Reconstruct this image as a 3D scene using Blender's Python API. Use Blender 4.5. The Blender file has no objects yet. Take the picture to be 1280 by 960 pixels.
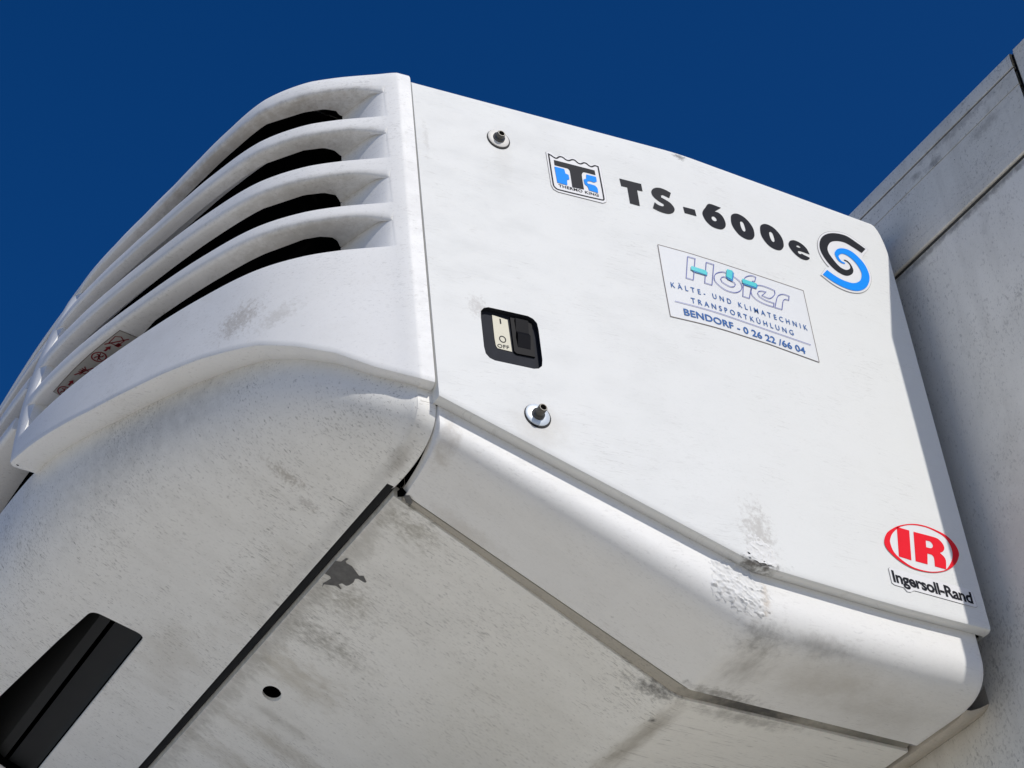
import bpy, bmesh, math, random
from mathutils import Vector, Matrix
from mathutils.geometry import tessellate_polygon
random.seed(7)
C = bpy.context.scene.collection
scn = bpy.context.scene
R = math.radians

# ------------------------------------------------------------------ camera
cd = bpy.data.cameras.new('camera'); cam = bpy.data.objects.new('camera', cd); C.objects.link(cam)
cd.sensor_width = 36.0; cd.lens = 36.0 * 2532.5 / 1280.0; cd.clip_start = 0.05; cd.clip_end = 5000
RX = Vector((0.50628, 0.85748, -0.09168)); RY = Vector((0.56410, -0.24888, 0.78731)); RZ = Vector((0.65228, -0.45031, -0.60971))
cam.matrix_world = Matrix(((RX.x, RY.x, RZ.x, 1.87946), (RX.y, RY.y, RZ.y, -2.16638), (RX.z, RY.z, RZ.z, -1.63787), (0, 0, 0, 1)))
scn.camera = cam

# ------------------------------------------------------------------ light
SUN_EL, SUN_AZ = 38.4, 10.3            # azimuth from +X towards +Y
W = bpy.data.worlds.new('World'); scn.world = W; W.use_nodes = True
nt = W.node_tree; bg = nt.nodes['Background']
sky = nt.nodes.new('ShaderNodeTexSky'); sky.sky_type = 'NISHITA'; sky.sun_disc = False
sky.sun_elevation = R(SUN_EL); sky.sun_rotation = R(90 - SUN_AZ)
sky.altitude = 1200; sky.air_density = 1.0; sky.dust_density = 1.6; sky.ozone_density = 5.0
hs = nt.nodes.new('ShaderNodeHueSaturation'); hs.inputs['Saturation'].default_value = 1.305; hs.inputs['Value'].default_value = 1.27; hs.inputs['Hue'].default_value = 0.511
nt.links.new(sky.outputs[0], hs.inputs['Color']); nt.links.new(hs.outputs[0], bg.inputs[0]); bg.inputs[1].default_value = 0.065
sl = bpy.data.lights.new('sun', 'SUN'); so = bpy.data.objects.new('sun', sl); C.objects.link(so)
sl.energy = 2.9; sl.angle = R(0.53); sl.color = (1.0, 0.965, 0.91)
sd = Vector((math.cos(R(SUN_EL)) * math.cos(R(SUN_AZ)), math.cos(R(SUN_EL)) * math.sin(R(SUN_AZ)), math.sin(R(SUN_EL))))
so.rotation_euler = sd.to_track_quat('Z', 'Y').to_euler(); so.location = (6, 1, 6)
scn.view_settings.view_transform = 'Standard'; scn.view_settings.look = 'None'
scn.view_settings.exposure = 0.0; scn.view_settings.gamma = 1.0; scn.view_settings.use_curve_mapping = False

# ------------------------------------------------------------------ materials
class NG:
    """small helper for writing node graphs"""
    def __init__(s, name):
        s.m = bpy.data.materials.new(name); s.m.use_nodes = True; s.t = s.m.node_tree
        s.b = s.t.nodes['Principled BSDF']; s.tc = s.n('ShaderNodeTexCoord')
        s.obj = s.tc.outputs['Object']
    def n(s, k, **kw):
        x = s.t.nodes.new(k)
        for a, v in kw.items(): setattr(x, a, v)
        return x
    def put(s, sock, v):
        if isinstance(v, (int, float)): sock.default_value = v
        elif isinstance(v, (tuple, list)): sock.default_value = (*v, 1.0) if (len(v) == 3 and sock.type == 'RGBA') else v
        else: s.t.links.new(v, sock)
    def math(s, op, a, b=0.0, c=0.0, clamp=False):
        x = s.n('ShaderNodeMath', operation=op, use_clamp=clamp)
        for i, v in enumerate((a, b, c)): s.put(x.inputs[i], v)
        return x.outputs[0]
    def noise(s, vec, scale, detail=3.0, rough=0.55, dist=0.0):
        x = s.n('ShaderNodeTexNoise'); s.put(x.inputs['Vector'], vec); x.inputs['Scale'].default_value = scale
        x.inputs['Detail'].default_value = detail; x.inputs['Roughness'].default_value = rough; x.inputs['Distortion'].default_value = dist
        return x.outputs[0]
    def mapv(s, sc=(1, 1, 1), rot=(0, 0, 0), loc=(0, 0, 0), vec=None):
        x = s.n('ShaderNodeMapping'); s.put(x.inputs['Vector'], vec or s.obj)
        x.inputs['Scale'].default_value = sc; x.inputs['Rotation'].default_value = rot; x.inputs['Location'].default_value = loc
        return x.outputs[0]
    def ramp(s, v, a, b):
        x = s.n('ShaderNodeMapRange', interpolation_type='SMOOTHSTEP'); s.put(x.inputs[0], v)
        x.inputs[1].default_value = a; x.inputs[2].default_value = b
        return x.outputs[0]
    def mix(s, f, a, b):
        x = s.n('ShaderNodeMix', data_type='RGBA'); s.put(x.inputs[0], f); s.put(x.inputs[6], a); s.put(x.inputs[7], b)
        return x.outputs[2]
    def blob(s, c, r, edge=0.6, nscale=30, namp=0.5, rot=(0, 0, 0), st=(1, 1, 1)):
        """noisy ellipsoidal mask round point c with radii r"""
        x = s.n('ShaderNodeVectorMath', operation='SUBTRACT'); s.put(x.inputs[0], s.obj); x.inputs[1].default_value = c
        v = x.outputs[0]
        y = s.n('ShaderNodeVectorRotate', rotation_type='EULER_XYZ'); s.put(y.inputs['Vector'], v); y.inputs['Rotation'].default_value = rot
        z = s.n('ShaderNodeVectorMath', operation='DIVIDE'); s.put(z.inputs[0], y.outputs[0]); z.inputs[1].default_value = r
        l = s.n('ShaderNodeVectorMath', operation='LENGTH'); s.put(l.inputs[0], z.outputs[0])
        nz = s.noise(s.mapv(st) if st != (1, 1, 1) else s.obj, nscale, 5.0, 0.68)
        d = s.math('ADD', l.outputs['Value'], s.math('MULTIPLY', s.math('SUBTRACT', nz, 0.5), namp * 2))
        return s.ramp(d, 1.0, 1.0 - edge)

WHITE = (0.82, 0.82, 0.805)
def paint(name, base=WHITE, rough=0.38, grime=0.25, specks=0.5, streak=(1, 0.22, 1), tint=(0.33, 0.31, 0.26), stains=(), scr=0.0, spec=.4, bumpy=None, drip=0.0):
    g = NG(name); col = base
    # broad uneven grime film
    f = g.ramp(g.noise(g.mapv((1.0, 0.6, 1.0)), 3.2, 5.0, 0.62), 0.42, 0.78)
    f2 = g.ramp(g.noise(g.mapv(streak), 26, 4.0, 0.7), 0.40, 0.80)
    col = g.mix(g.math('MULTIPLY', f, grime * 0.55), col, tint)
    col = g.mix(g.math('MULTIPLY', f2, grime * 0.50), col, tint)
    # fine dust grain
    f3 = g.ramp(g.noise(g.mapv((1, 0.6, 1)), 260, 2.0, 0.6), 0.45, 0.8)
    col = g.mix(g.math('MULTIPLY', f3, grime * 0.35), col, tint)
    if specks > 0:
        # little streaks of dirt and insects driven back by the wind
        dens = g.math('MULTIPLY', g.math('SUBTRACT', g.noise(g.obj, 6, 4.0, 0.65), 0.5), 0.34)
        s2 = (streak[0], streak[1] * .45, streak[2])
        a = g.noise(g.mapv(streak), 430, 2.0, 0.55)                      # fine speckle
        m = g.ramp(g.math('ADD', a, dens), 0.585, 0.72); col = g.mix(g.math('MULTIPLY', m, 0.38 * specks), col, (0.17, 0.15, 0.12))
        a = g.noise(g.mapv(s2, loc=(2, 5, 1)), 290, 3.0, 0.6)             # thin wind streaks
        m = g.ramp(g.math('ADD', a, dens), 0.61, 0.70); col = g.mix(g.math('MULTIPLY', m, 0.44 * specks), col, (0.15, 0.13, 0.10))
        a = g.noise(g.mapv(streak, loc=(7, 1, 3)), 205, 3.0, 0.6, .6)     # insects and tar
        m = g.ramp(g.math('ADD', a, dens), 0.682, 0.745); col = g.mix(g.math('MULTIPLY', m, 0.58 * specks), col, (0.09, 0.082, 0.070))
        b = g.noise(g.mapv((1, 0.6, 1), loc=(3.1, 1.7, 0.4)), 85, 3.0, 0.55)
        m = g.ramp(g.math('ADD', b, g.math('MULTIPLY', dens, .6)), 0.755, 0.785); col = g.mix(g.math('MULTIPLY', m, 0.85 * specks), col, (0.035, 0.03, 0.026))
        b = g.noise(g.mapv(s2, loc=(1.3, 4.7, 2.4)), 40, 4.0, 0.6)        # soft smears
        m = g.ramp(b, 0.62, 0.86); col = g.mix(g.math('MULTIPLY', m, 0.40 * specks), col, (0.26, 0.235, 0.19))
    if drip > 0:
        a = g.ramp(g.noise(g.mapv((14, 14, 0.9)), 2.0, 4.0, 0.6), 0.52, 0.80)
        col = g.mix(g.math('MULTIPLY', a, drip), col, (0.36, 0.33, 0.28))
    if scr > 0:
        # hairline scratches: thin bands of distorted, stretched noise
        for rot, off in (((0.55, 0, 0), 0.0), ((-0.75, 0, 0), 5.0), ((0.15, 0, 0.0), 9.0)):
            v = g.mapv((1, 2.2, 26), rot=rot, loc=(off, off, off))
            a = g.noise(v, 5, 2.0, 0.5)
            m = g.ramp(g.math('ABSOLUTE', g.math('SUBTRACT', a, 0.5)), 0.012, 0.002)
            k = g.ramp(g.noise(g.mapv((1, 1, 1), loc=(off, 2, off)), 9, 2.0), 0.54, 0.66)
            col = g.mix(g.math('MULTIPLY', g.math('MULTIPLY', m, k), scr), col, (0.40, 0.38, 0.34))
    for st in stains:
        col = g.mix(g.math('MULTIPLY', g.blob(st['c'], st['r'], st.get('e', 1.0), st.get('ns', 30), st.get('na', .6), st.get('rot', (0, 0, 0)), st.get('st', (1, 1, 1))), st.get('k', .6)), col, st['col'])
    g.put(g.b.inputs['Base Color'], col)
    g.b.inputs['Specular IOR Level'].default_value = spec
    rg = g.math('ADD', rough, g.math('MULTIPLY', f2, 0.22)); g.put(g.b.inputs['Roughness'], rg)
    bm = g.n('ShaderNodeBump'); bm.inputs['Strength'].default_value = 0.10; bm.inputs['Distance'].default_value = 0.002
    h = g.math('ADD', g.noise(g.obj, 14, 3.0), g.math('MULTIPLY', g.noise(g.obj, 220, 2.0), 0.10))
    if bumpy:
        for c, r, amt, sc in bumpy:
            k = g.blob(c, r, .5, 40, .6)
            w = g.math('ABSOLUTE', g.math('SUBTRACT', g.noise(g.obj, sc, 5.0, 0.62, 1.2), 0.5))
            w2 = g.noise(g.mapv(loc=(4, 4, 4)), sc * .6, 4.0, 0.6, .8)
            h = g.math('ADD', h, g.math('MULTIPLY', k, g.math('ADD', g.math('MULTIPLY', w, amt * 1.6), g.math('MULTIPLY', w2, amt))))
    g.put(bm.inputs['Height'], h); g.t.links.new(bm.outputs[0], g.b.inputs['Normal'])
    return g.m

def plain(name, col, rough=0.5, metal=0.0, var=0.12, scale=60, spec=0.5):
    g = NG(name); f = g.noise(g.obj, scale, 3.0)
    dark = tuple(c * (1 - var) for c in col); light = tuple(min(1, c * (1 + var)) for c in col)
    g.put(g.b.inputs['Base Color'], g.mix(f, dark, light)); g.b.inputs['Roughness'].default_value = rough
    g.b.inputs['Metallic'].default_value = metal; g.b.inputs['Specular IOR Level'].default_value = spec
    return g.m

GREY = (0.17, 0.16, 0.14); BROWN = (0.30, 0.26, 0.20)
M = {}
M['panel'] = paint('panel_paint', base=(.80, .80, .768), rough=0.55, spec=.22, grime=0.07, specks=0.10, scr=0.20, streak=(1, .4, 1), stains=(
    dict(c=(0, -.470, .735), r=(.05, .016, .010), col=(.15, .14, .13), k=.75, ns=160, na=1.3),
    dict(c=(-.04, -.80, .085), r=(.05, .07, .05), col=(.52, .46, .38), k=.30, ns=40),
    dict(c=(-.035, -.81, .63), r=(.05, .025, .10), col=(.55, .52, .46), k=.18, ns=40),
    dict(c=(-.04, -.945, .62), r=(.05, .006, .05), col=(.40, .37, .33), k=.30, ns=160, na=1.4),
    dict(c=(-.04, -.885, .29), r=(.05, .02, .03), col=(.35, .31, .28), k=.35, ns=200, na=1.4),
    dict(c=(0, -.462, -.03), r=(.04, .035, .07), col=(.42, .39, .35), k=.55, ns=110, na=1.6),
    dict(c=(0, -.47, -.085), r=(.04, .05, .014), col=(.10, .085, .07), k=.85, ns=70, na=1.3)),
    bumpy=(((0, -.465, -.045), (.05, .05, .06), 2.0, 75),))
DUST = (.36, .33, .27); SOOT = (.13, .12, .10); WIND = (1, .16, 1)
M['cover'] = paint('cover_paint', base=(.89, .88, .85), rough=0.50, spec=.28, grime=0.13, specks=0.32, streak=(.5, .5, 1), stains=(
    dict(c=(-.225, -1.19, .30), r=(.055, .05, .030), col=(.36, .31, .24), k=.50, ns=150, na=1.5, rot=(0, .5, 0)),
    dict(c=(-.175, -1.15, .28), r=(.05, .05, .02), col=(.40, .36, .29), k=.30, ns=150, na=1.5, rot=(0, .5, 0)),
    dict(c=(-.20, -1.10, .450), r=(.22, .14, .009), col=DUST, k=.42, ns=60, na=.9),
    dict(c=(-.20, -1.10, .5395), r=(.22, .14, .009), col=DUST, k=.42, ns=60, na=.9),
    dict(c=(-.20, -1.10, .6345), r=(.22, .14, .009), col=DUST, k=.42, ns=60, na=.9),
    dict(c=(-.30, -1.14, .7265), r=(.36, .22, .009), col=(.30, .25, .18), k=.55, ns=50, na=.8),
    dict(c=(-.45, -1.25, .52), r=(.35, .10, .30), col=(.50, .475, .41), k=.22, ns=20, na=.8)))
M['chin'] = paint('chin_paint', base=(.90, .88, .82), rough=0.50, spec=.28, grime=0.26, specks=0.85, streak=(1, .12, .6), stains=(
    dict(c=(-.305, -1.08, .10), r=(.016, .05, .04), col=(.30, .26, .20), k=.50, ns=190, na=1.8),
    dict(c=(-.33, -1.03, .08), r=(.012, .03, .03), col=(.22, .19, .15), k=.35, ns=190, na=1.8),
    dict(c=(-.15, -.975, .05), r=(.05, .02, .03), col=BROWN, k=.45, ns=40),
    dict(c=(-.30, -.98, .055), r=(.5, .022, .04), col=GREY, k=.20, ns=60, na=.8),
    dict(c=(-.40, -1.24, .24), r=(.55, .16, .085), col=(.28, .265, .235), k=.46, ns=50, na=.7, e=1.4),  # dirt film that also paints the lip's shade onto the chin
    dict(c=(-.82, -1.04, .1), r=(.14, .09, .08), col=(.50, .455, .37), k=.32, ns=40, na=.8, st=WIND),
    dict(c=(-.55, -1.0, .07), r=(.20, .05, .08), col=(.52, .48, .40), k=.28, ns=40, na=.8, st=WIND)))
M['skirt'] = paint('skirt_paint', base=(.88, .865, .825), rough=0.50, spec=.28, grime=0.16, specks=0.25, streak=(1, .25, .6), stains=(
    dict(c=(-.055, -.455, -.175), r=(.05, .060, .030), col=SOOT, k=.62, ns=70, na=.9, e=1.3),
    dict(c=(-.11, -.44, -.19), r=(.08, .05, .04), col=(.25, .225, .18), k=.55, ns=50, na=.9, e=1.3, st=(.3, 1, 1)),
    dict(c=(-.19, -.43, -.20), r=(.022, .10, .03), col=(.14, .125, .10), k=.65, ns=90, na=1.0),
    dict(c=(-.10, -.30, -.2), r=(.10, .15, .05), col=(.42, .375, .30), k=.50, ns=24, na=.6, e=1.3),
    dict(c=(-.035, -.35, -.178), r=(.035, .09, .022), col=(.22, .20, .165), k=.50, ns=50, na=.8, e=1.3),
    dict(c=(-.14, -.16, -.2), r=(.10, .15, .05), col=(.50, .465, .40), k=.45, ns=24, na=.6, e=1.3),
    dict(c=(-.09, -.935, .06), r=(.05, .022, .06), col=(.42, .365, .29), k=.45, ns=70, na=.9),
    dict(c=(-.19, -.85, -.01), r=(.03, .14, .06), col=(.50, .45, .365), k=.35, ns=40, na=.8),
    dict(c=(-.02, -.455, -.13), r=(.03, .012, .035), col=(.55, .46, .36), k=.6, ns=90, na=1.0)),
    bumpy=(((-.03, -.49, -.145), (.06, .055, .05), 1.2, 60),))
M['under'] = paint('underside_paint', base=(.92, .895, .825), rough=0.55, spec=.28, grime=0.24, specks=0.72, streak=(1, .09, .6), stains=(
    dict(c=(-.25, -.90, .02), r=(.05, .07, .05), col=(.27, .24, .17), k=.60, ns=140, na=1.6, st=(1, .3, 1), e=1.4),
    dict(c=(-.46, -.90, .02), r=(.06, .09, .05), col=(.25, .22, .155), k=.55, ns=150, na=1.7, st=(1, .3, 1), e=1.4),
    dict(c=(-.57, -.88, .015), r=(.045, .14, .08), col=(.20, .18, .13), k=.58, ns=130, na=1.6, st=(1, .25, 1), e=1.4),
    dict(c=(-.68, -.87, .015), r=(.06, .13, .08), col=(.42, .36, .25), k=.45, ns=60, na=1.0, st=WIND),
    dict(c=(-.86, -.80, 0), r=(.035, .22, .12), col=(.34, .29, .20), k=.45, ns=60, na=.9, st=WIND),
    dict(c=(-.97, -.80, 0), r=(.05, .22, .12), col=(.38, .33, .235), k=.42, ns=60, na=.9, st=WIND),
    dict(c=(-.80, -.84, 0), r=(.018, .10, .06), col=DUST, k=.42, ns=60, na=.8, st=WIND),
    dict(c=(-.60, -.945, .04), r=(1.5, .035, .04), col=(.25, .225, .17), k=.40, ns=70, na=1.1, st=(1, .3, 1)),
    dict(c=(-.60, -.60, -.1), r=(.45, .25, .2), col=(.62, .585, .49), k=.30, ns=10, na=.6),
    dict(c=(-.238, -.515, -.18), r=(.026, .065, .05), col=(.05, .045, .04), k=.80, ns=90, na=1.2, e=1.2, rot=(0, 0, .35)),
    dict(c=(-.36, -.468, -.19), r=(.20, .030, .03), col=(.27, .235, .175), k=.62, ns=40, na=.7, st=(.4, 1, 1), e=1.2),
    dict(c=(-.56, -.465, -.19), r=(.22, .024, .03), col=(.28, .24, .18), k=.50, ns=40, na=.7, st=(.4, 1, 1), e=1.2),
    dict(c=(-.299, -.478, -.19), r=(.009, .008, .02), col=(.06, .055, .05), k=.85, ns=120, na=.8),
    dict(c=(-.235, -.36, -.2), r=(.025, .16, .02), col=(.17, .155, .125), k=.50, ns=60, na=.9)))
M['filler'] = paint('old_filler', base=(.80, .79, .76), rough=.6, grime=.12, specks=.1, spec=.2, stains=(
    dict(c=(-.03, -.455, -.13), r=(.03, .012, .04), col=(.55, .45, .34), k=.6, ns=90, na=1.0),
    dict(c=(-.05, -.47, -.175), r=(.05, .06, .02), col=(.20, .18, .15), k=.75, ns=90, na=1.3)))
M['wall'] = paint('box_wall_paint', base=(.90, .87, .79), rough=0.42, spec=.3, grime=0.28, specks=0.60, streak=(.7, 1, .35), drip=.16, stains=(
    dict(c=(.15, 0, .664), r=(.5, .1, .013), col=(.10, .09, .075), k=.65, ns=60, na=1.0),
    dict(c=(.10, 0, .05), r=(.10, .1, .30), col=(.45, .42, .36), k=.30, ns=20, na=.8),
    dict(c=(.09, 0, -.12), r=(.025, .1, .05), col=(.20, .18, .15), k=.45, ns=80, na=1.5)))
M['rail'] = paint('roof_rail_paint', base=(.80, .77, .69), rough=0.48, spec=.3, grime=0.45, specks=1.0, streak=(.6, 1, .5), drip=.22, stains=(
    dict(c=(.12, 0, .815), r=(.025, .1, .014), col=(.12, .11, .10), k=.55, ns=80, na=1.2),
    dict(c=(.07, 0, .825), r=(.020, .1, .012), col=(.14, .13, .115), k=.5, ns=80, na=1.2),
    dict(c=(.20, 0, .84), r=(.18, .1, .016), col=(.16, .15, .13), k=.4, ns=70, na=1.3),
    dict(c=(.25, 0, .79), r=(.06, .1, .02), col=(.22, .20, .17), k=.4, ns=60, na=1.3)))
M['cab'] = plain('white_cab_paint', (.89, .86, .77), .4, var=.03)
M['seamshade'] = plain('seam_shade_black', (.045, .042, .036), .7, var=.5, scale=80)  # near-black joint colour, carries the painted shadow lines of the rail
M['rubber'] = plain('black_rubber', (.010, .010, .010), .6, var=.35, spec=.25)
M['black'] = plain('matt_black_interior', (.0015, .0015, .0015), .95, spec=.0)
M['darkplastic'] = plain('dark_grey_plastic', (.010, .010, .009), .5, var=.3, scale=25, spec=.3)
M['switchplate'] = plain('slate_switch_plate', (.024, .026, .033), .6, var=.25, spec=.08)
M['gloss_black'] = plain('glossy_black_plastic', (.006, .006, .008), .45, spec=.07)
M['cream'] = plain('cream_label', (.62, .58, .44), .5, var=.05)
M['zinc'] = plain('zinc_plated_steel', (.74, .79, .82), .38, metal=.25, var=.06)
M['brass'] = plain('dull_brass_washer', (.80, .77, .70), .5, metal=.0, var=.1)
M['steel'] = plain('dark_steel', (.11, .105, .095), .42, metal=.7, var=.2)
M['trim'] = paint('trim_strip', base=(.50, .46, .385), rough=.5, grime=.55, specks=.5, stains=(
    dict(c=(-.21, -.36, -.2), r=(.1, .17, .08), col=(.045, .043, .04), k=.93, ns=50, na=.5),
    dict(c=(-.22, -.12, -.2), r=(.1, .17, .05), col=(.13, .125, .105), k=.8, ns=50, na=.5)))
M['frame'] = paint('frame_paint', base=(.60, .54, .45), rough=.5, grime=.55, specks=.5)
M['bare'] = plain('bare_grey_primer', (.13, .125, .115), .6, var=.5, scale=120)
M['ink'] = plain('black_vinyl', (.014, .015, .020), .55, var=.1, spec=.12)
M['blue'] = plain('azure_vinyl', (.0, .29, .95), .55, var=.04, spec=.12)
M['red'] = plain('red_vinyl', (.88, .012, .028), .5, var=.04, spec=.12)
M['sticker'] = plain('white_vinyl', (.82, .81, .80), .5, var=.02, spec=.2)
M['clear'] = plain('greyish_white_vinyl', (.785, .79, .785), .5, var=.03, spec=.2)
M['hair'] = plain('sticker_edge_grime', (.36, .35, .34), .5, var=.2)
M['hairdark'] = plain('sticker_edge_dirt', (.20, .16, .14), .5, var=.3)
M['navy'] = plain('blue_print', (.045, .145, .40), .5, var=.08, spec=.15)
M['violet'] = plain('violet_blue_print', (.14, .16, .42), .4, var=.08)
M['turq'] = plain('turquoise_print', (.07, .62, .64), .4, var=.06)
M['midblue'] = plain('mid_blue_print', (.035, .26, .58), .4, var=.06)
M['maroon'] = plain('dark_red_print', (.26, .018, .025), .5, var=.1)
M['warnback'] = plain('grey_warning_vinyl', (.50, .48, .43), .5, var=.1)

# ------------------------------------------------------------------ object helpers
def link(name, me, mats, parent=None, smooth=None):
    for m in (mats if isinstance(mats, (list, tuple)) else [mats]): me.materials.append(m)
    o = bpy.data.objects.new(name, me); C.objects.link(o)
    if parent is not None:
        o.parent = parent; o.matrix_parent_inverse = Matrix.Translation(-world_loc(parent))
    if smooth is not None:
        for p in me.polygons: p.use_smooth = True
        try: me.set_sharp_from_angle(angle=R(smooth))
        except Exception: pass
    return o
def world_loc(o):
    v = Vector(o.location)
    # parts keep their vertices in world units, only the roots are moved
    return v
def obj(name, bm, mats, parent=None, smooth=None, weld=0.0):
    if weld: bmesh.ops.remove_doubles(bm, verts=bm.verts, dist=weld)
    me = bpy.data.meshes.new(name); bm.to_mesh(me); bm.free()
    return link(name, me, mats, parent, smooth)
def thing(name, label, cat, loc):
    o = bpy.data.objects.new(name, None); C.objects.link(o); o.location = loc; o.empty_display_size = .2
    o['label'] = label; o['category'] = cat
    return o
def quadgrid(bm, rows, skip=None, mat=0):
    vs = [[bm.verts.new(p) for p in r] for r in rows]
    for i in range(len(rows) - 1):
        for j in range(len(rows[0]) - 1):
            if skip and skip(i, j): continue
            q = [vs[i][j], vs[i][j + 1], vs[i + 1][j + 1], vs[i + 1][j]]
            try:
                f = bm.faces.new(q); f.material_index = mat
            except ValueError: pass
    return vs
def box(bm, lo, hi, mat=0):
    x0, y0, z0 = lo; x1, y1, z1 = hi
    v = [bm.verts.new(p) for p in ((x0,y0,z0),(x1,y0,z0),(x1,y1,z0),(x0,y1,z0),(x0,y0,z1),(x1,y0,z1),(x1,y1,z1),(x0,y1,z1))]
    for q in ((0,3,2,1),(4,5,6,7),(0,1,5,4),(1,2,6,5),(2,3,7,6),(3,0,4,7)):
        f = bm.faces.new([v[k] for k in q]); f.material_index = mat
def poly(bm, pts3, flat2, holes3=(), holes2=(), mat=0):
    """fill a planar outline with holes"""
    loops = [[Vector((a, b, 0)) for a, b in flat2]] + [[Vector((a, b, 0)) for a, b in h] for h in holes2]
    allp = list(pts3); 
    for h in holes3: allp += list(h)
    vs = [bm.verts.new(p) for p in allp]
    for t in tessellate_polygon(loops):
        try:
            f = bm.faces.new([vs[i] for i in t]); f.material_index = mat
        except ValueError: pass
    return vs
def smoothpoly(P, n=4, corner=48, closed=True):
    out = []; N = len(P)
    V = [Vector(p) for p in P]
    def isc(i):
        a = (V[i] - V[i - 1]); b = (V[(i + 1) % N] - V[i])
        if a.length < 1e-9 or b.length < 1e-9: return True
        return math.degrees(a.angle(b)) > corner
    cor = [isc(i) for i in range(N)]
    if not closed: cor[0] = cor[-1] = True
    for i in range(N if closed else N - 1):
        p0, p1, p2, p3 = V[i - 1], V[i], V[(i + 1) % N], V[(i + 2) % N]
        d = p2 - p1
        m1 = d if cor[i] else (p2 - p0) * .5
        m2 = d if cor[(i + 1) % N] else (p3 - p1) * .5
        if cor[i] and cor[(i + 1) % N]: out.append(p1); continue
        if m1.length > d.length * 1.3: m1 = m1.normalized() * d.length * 1.3
        if m2.length > d.length * 1.3: m2 = m2.normalized() * d.length * 1.3
        for k in range(n):
            t = k / n; t2 = t * t; t3 = t2 * t
            out.append(p1 * (2*t3 - 3*t2 + 1) + m1 * (t3 - 2*t2 + t) + p2 * (3*t2 - 2*t3) + m2 * (t3 - t2))
    if not closed: out.append(V[-1])
    return [(p.x, p.y) for p in out]

# ------------------------------------------------------------------ measured shape of the unit
PHI = R(5.85); UF = -.472; BW = .035
def panel_plan(u, off=0.0):
    """point of the side panel's plan curve at unrolled length u (gentle vertical fold at UF), pushed out by off"""
    if u >= UF + BW: x, y, a = 0.0, u, 0.0
    elif u > UF - BW:
        a = PHI * (UF + BW - u) / (2 * BW); r = 2 * BW / PHI
        x, y = -r * (1 - math.cos(a)), UF + BW - r * math.sin(a)
    else:
        a = PHI; r = 2 * BW / PHI; d = UF - BW - u
        x, y = -r * (1 - math.cos(a)) - d * math.sin(a), UF + BW - r * math.sin(a) - d * math.cos(a)
    return x + off * math.cos(a), y - off * math.sin(a)
def panel(u, v, off=0.0):
    x, y = panel_plan(u, off); return Vector((x, y, v))
ZT = .745
def pbot(u):                                            # lower edge of the side panel
    if u < UF: return .1035 + (u + .9605) * (-.0900 - .1035) / (UF + .9605)
    return -.0900 - .0095 * min(1, (u - UF) / .25)
def zplane(y):                                          # underside, sloping up towards the front
    return -.1914 - .4885 * (y + .48) if y < -.48 else -.1914 - .024 * (y + .48)

# front cover plan curve
CX = [-.0526, -.070, -.108, -.1445, -.200, -.2945, -.410, -.546, -.655, -.78, -.90, -1.085]
CY = [-.9855, -1.0148, -1.0757, -1.1215, -1.1695, -1.2194, -1.266, -1.3105, -1.3355, -1.3510, -1.3590, -1.3615]
def spline(P, per=10, t0=None, t1=None):
    V = [Vector(p) for p in P]; n = len(V); out = []
    for i in range(n - 1):
        L = (V[i+1] - V[i]).length
        def tan(k):
            if k == 0: return (t0 or (V[1] - V[0])).normalized()
            if k == n - 1: return (t1 or (V[-1] - V[-2])).normalized()
            a = V[k] - V[k-1]; b = V[k+1] - V[k]
            return (a * b.length + b * a.length).normalized()
        a, b = tan(i) * L, tan(i + 1) * L
        for k in range(per):
            t = k / per; t2 = t*t; t3 = t2*t
            out.append(V[i]*(2*t3-3*t2+1) + a*(t3-2*t2+t) + V[i+1]*(3*t2-2*t3) + b*(t3-t2))
    out.append(V[-1]); return out
HALF = spline(list(zip(CX, CY)), 12, Vector((-.42, -1)), Vector((-1, 0)))
FULL = HALF + [Vector((-2.17 - p.x, p.y)) for p in reversed(HALF[:-1])]     # the far half mirrors the near half
def lerp(a, b, t): return a + (b - a) * t
def bez(p0, p1, p2, t): return p0 * (1 - t) ** 2 + p1 * 2 * t * (1 - t) + p2 * t * t
def interp(x, X, Y):
    if x <= X[0]: return Y[0]
    for i in range(len(X) - 1):
        if x <= X[i + 1]: return lerp(Y[i], Y[i + 1], (x - X[i]) / (X[i + 1] - X[i]))
    return Y[-1]
def near(x): return x if x >= -1.085 else -2.17 - x
def lean(x): return interp(-near(x), [0, .13, .20, .28, .36, .44, .53, .62, .72, 3], [0, .05, .19, .40, .60, .77, .90, .97, 1, 1])
def lean_y(x, z):
    d = z - .385
    return lean(x) * (.12 * d + (.37 * d * d if d > 0 else 0))
def lip(x):
    return interp(-near(x), [.05, .0628, .0855, .1165, .1536, .1995, .2876, .3619, .4237, .5085, .60, .68, .7277, .78, 1.1],
                  [.1263, .1363, .1555, .1885, .2134, .236, .2584, .2705, .2785, .2905, .310, .327, .335, .340, .345])
def normals(P):
    N = []
    for i in range(len(P)):
        d = (P[min(i + 1, len(P) - 1)] - P[max(i - 1, 0)]).normalized(); N.append(Vector((d.y, -d.x)))
    return N   # points inward (towards -x / +y) when walking from the side panel to the front
SLOTS = [(.385, .4500), (.474, .5395), (.569, .6345), (.660, .7265)]

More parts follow.
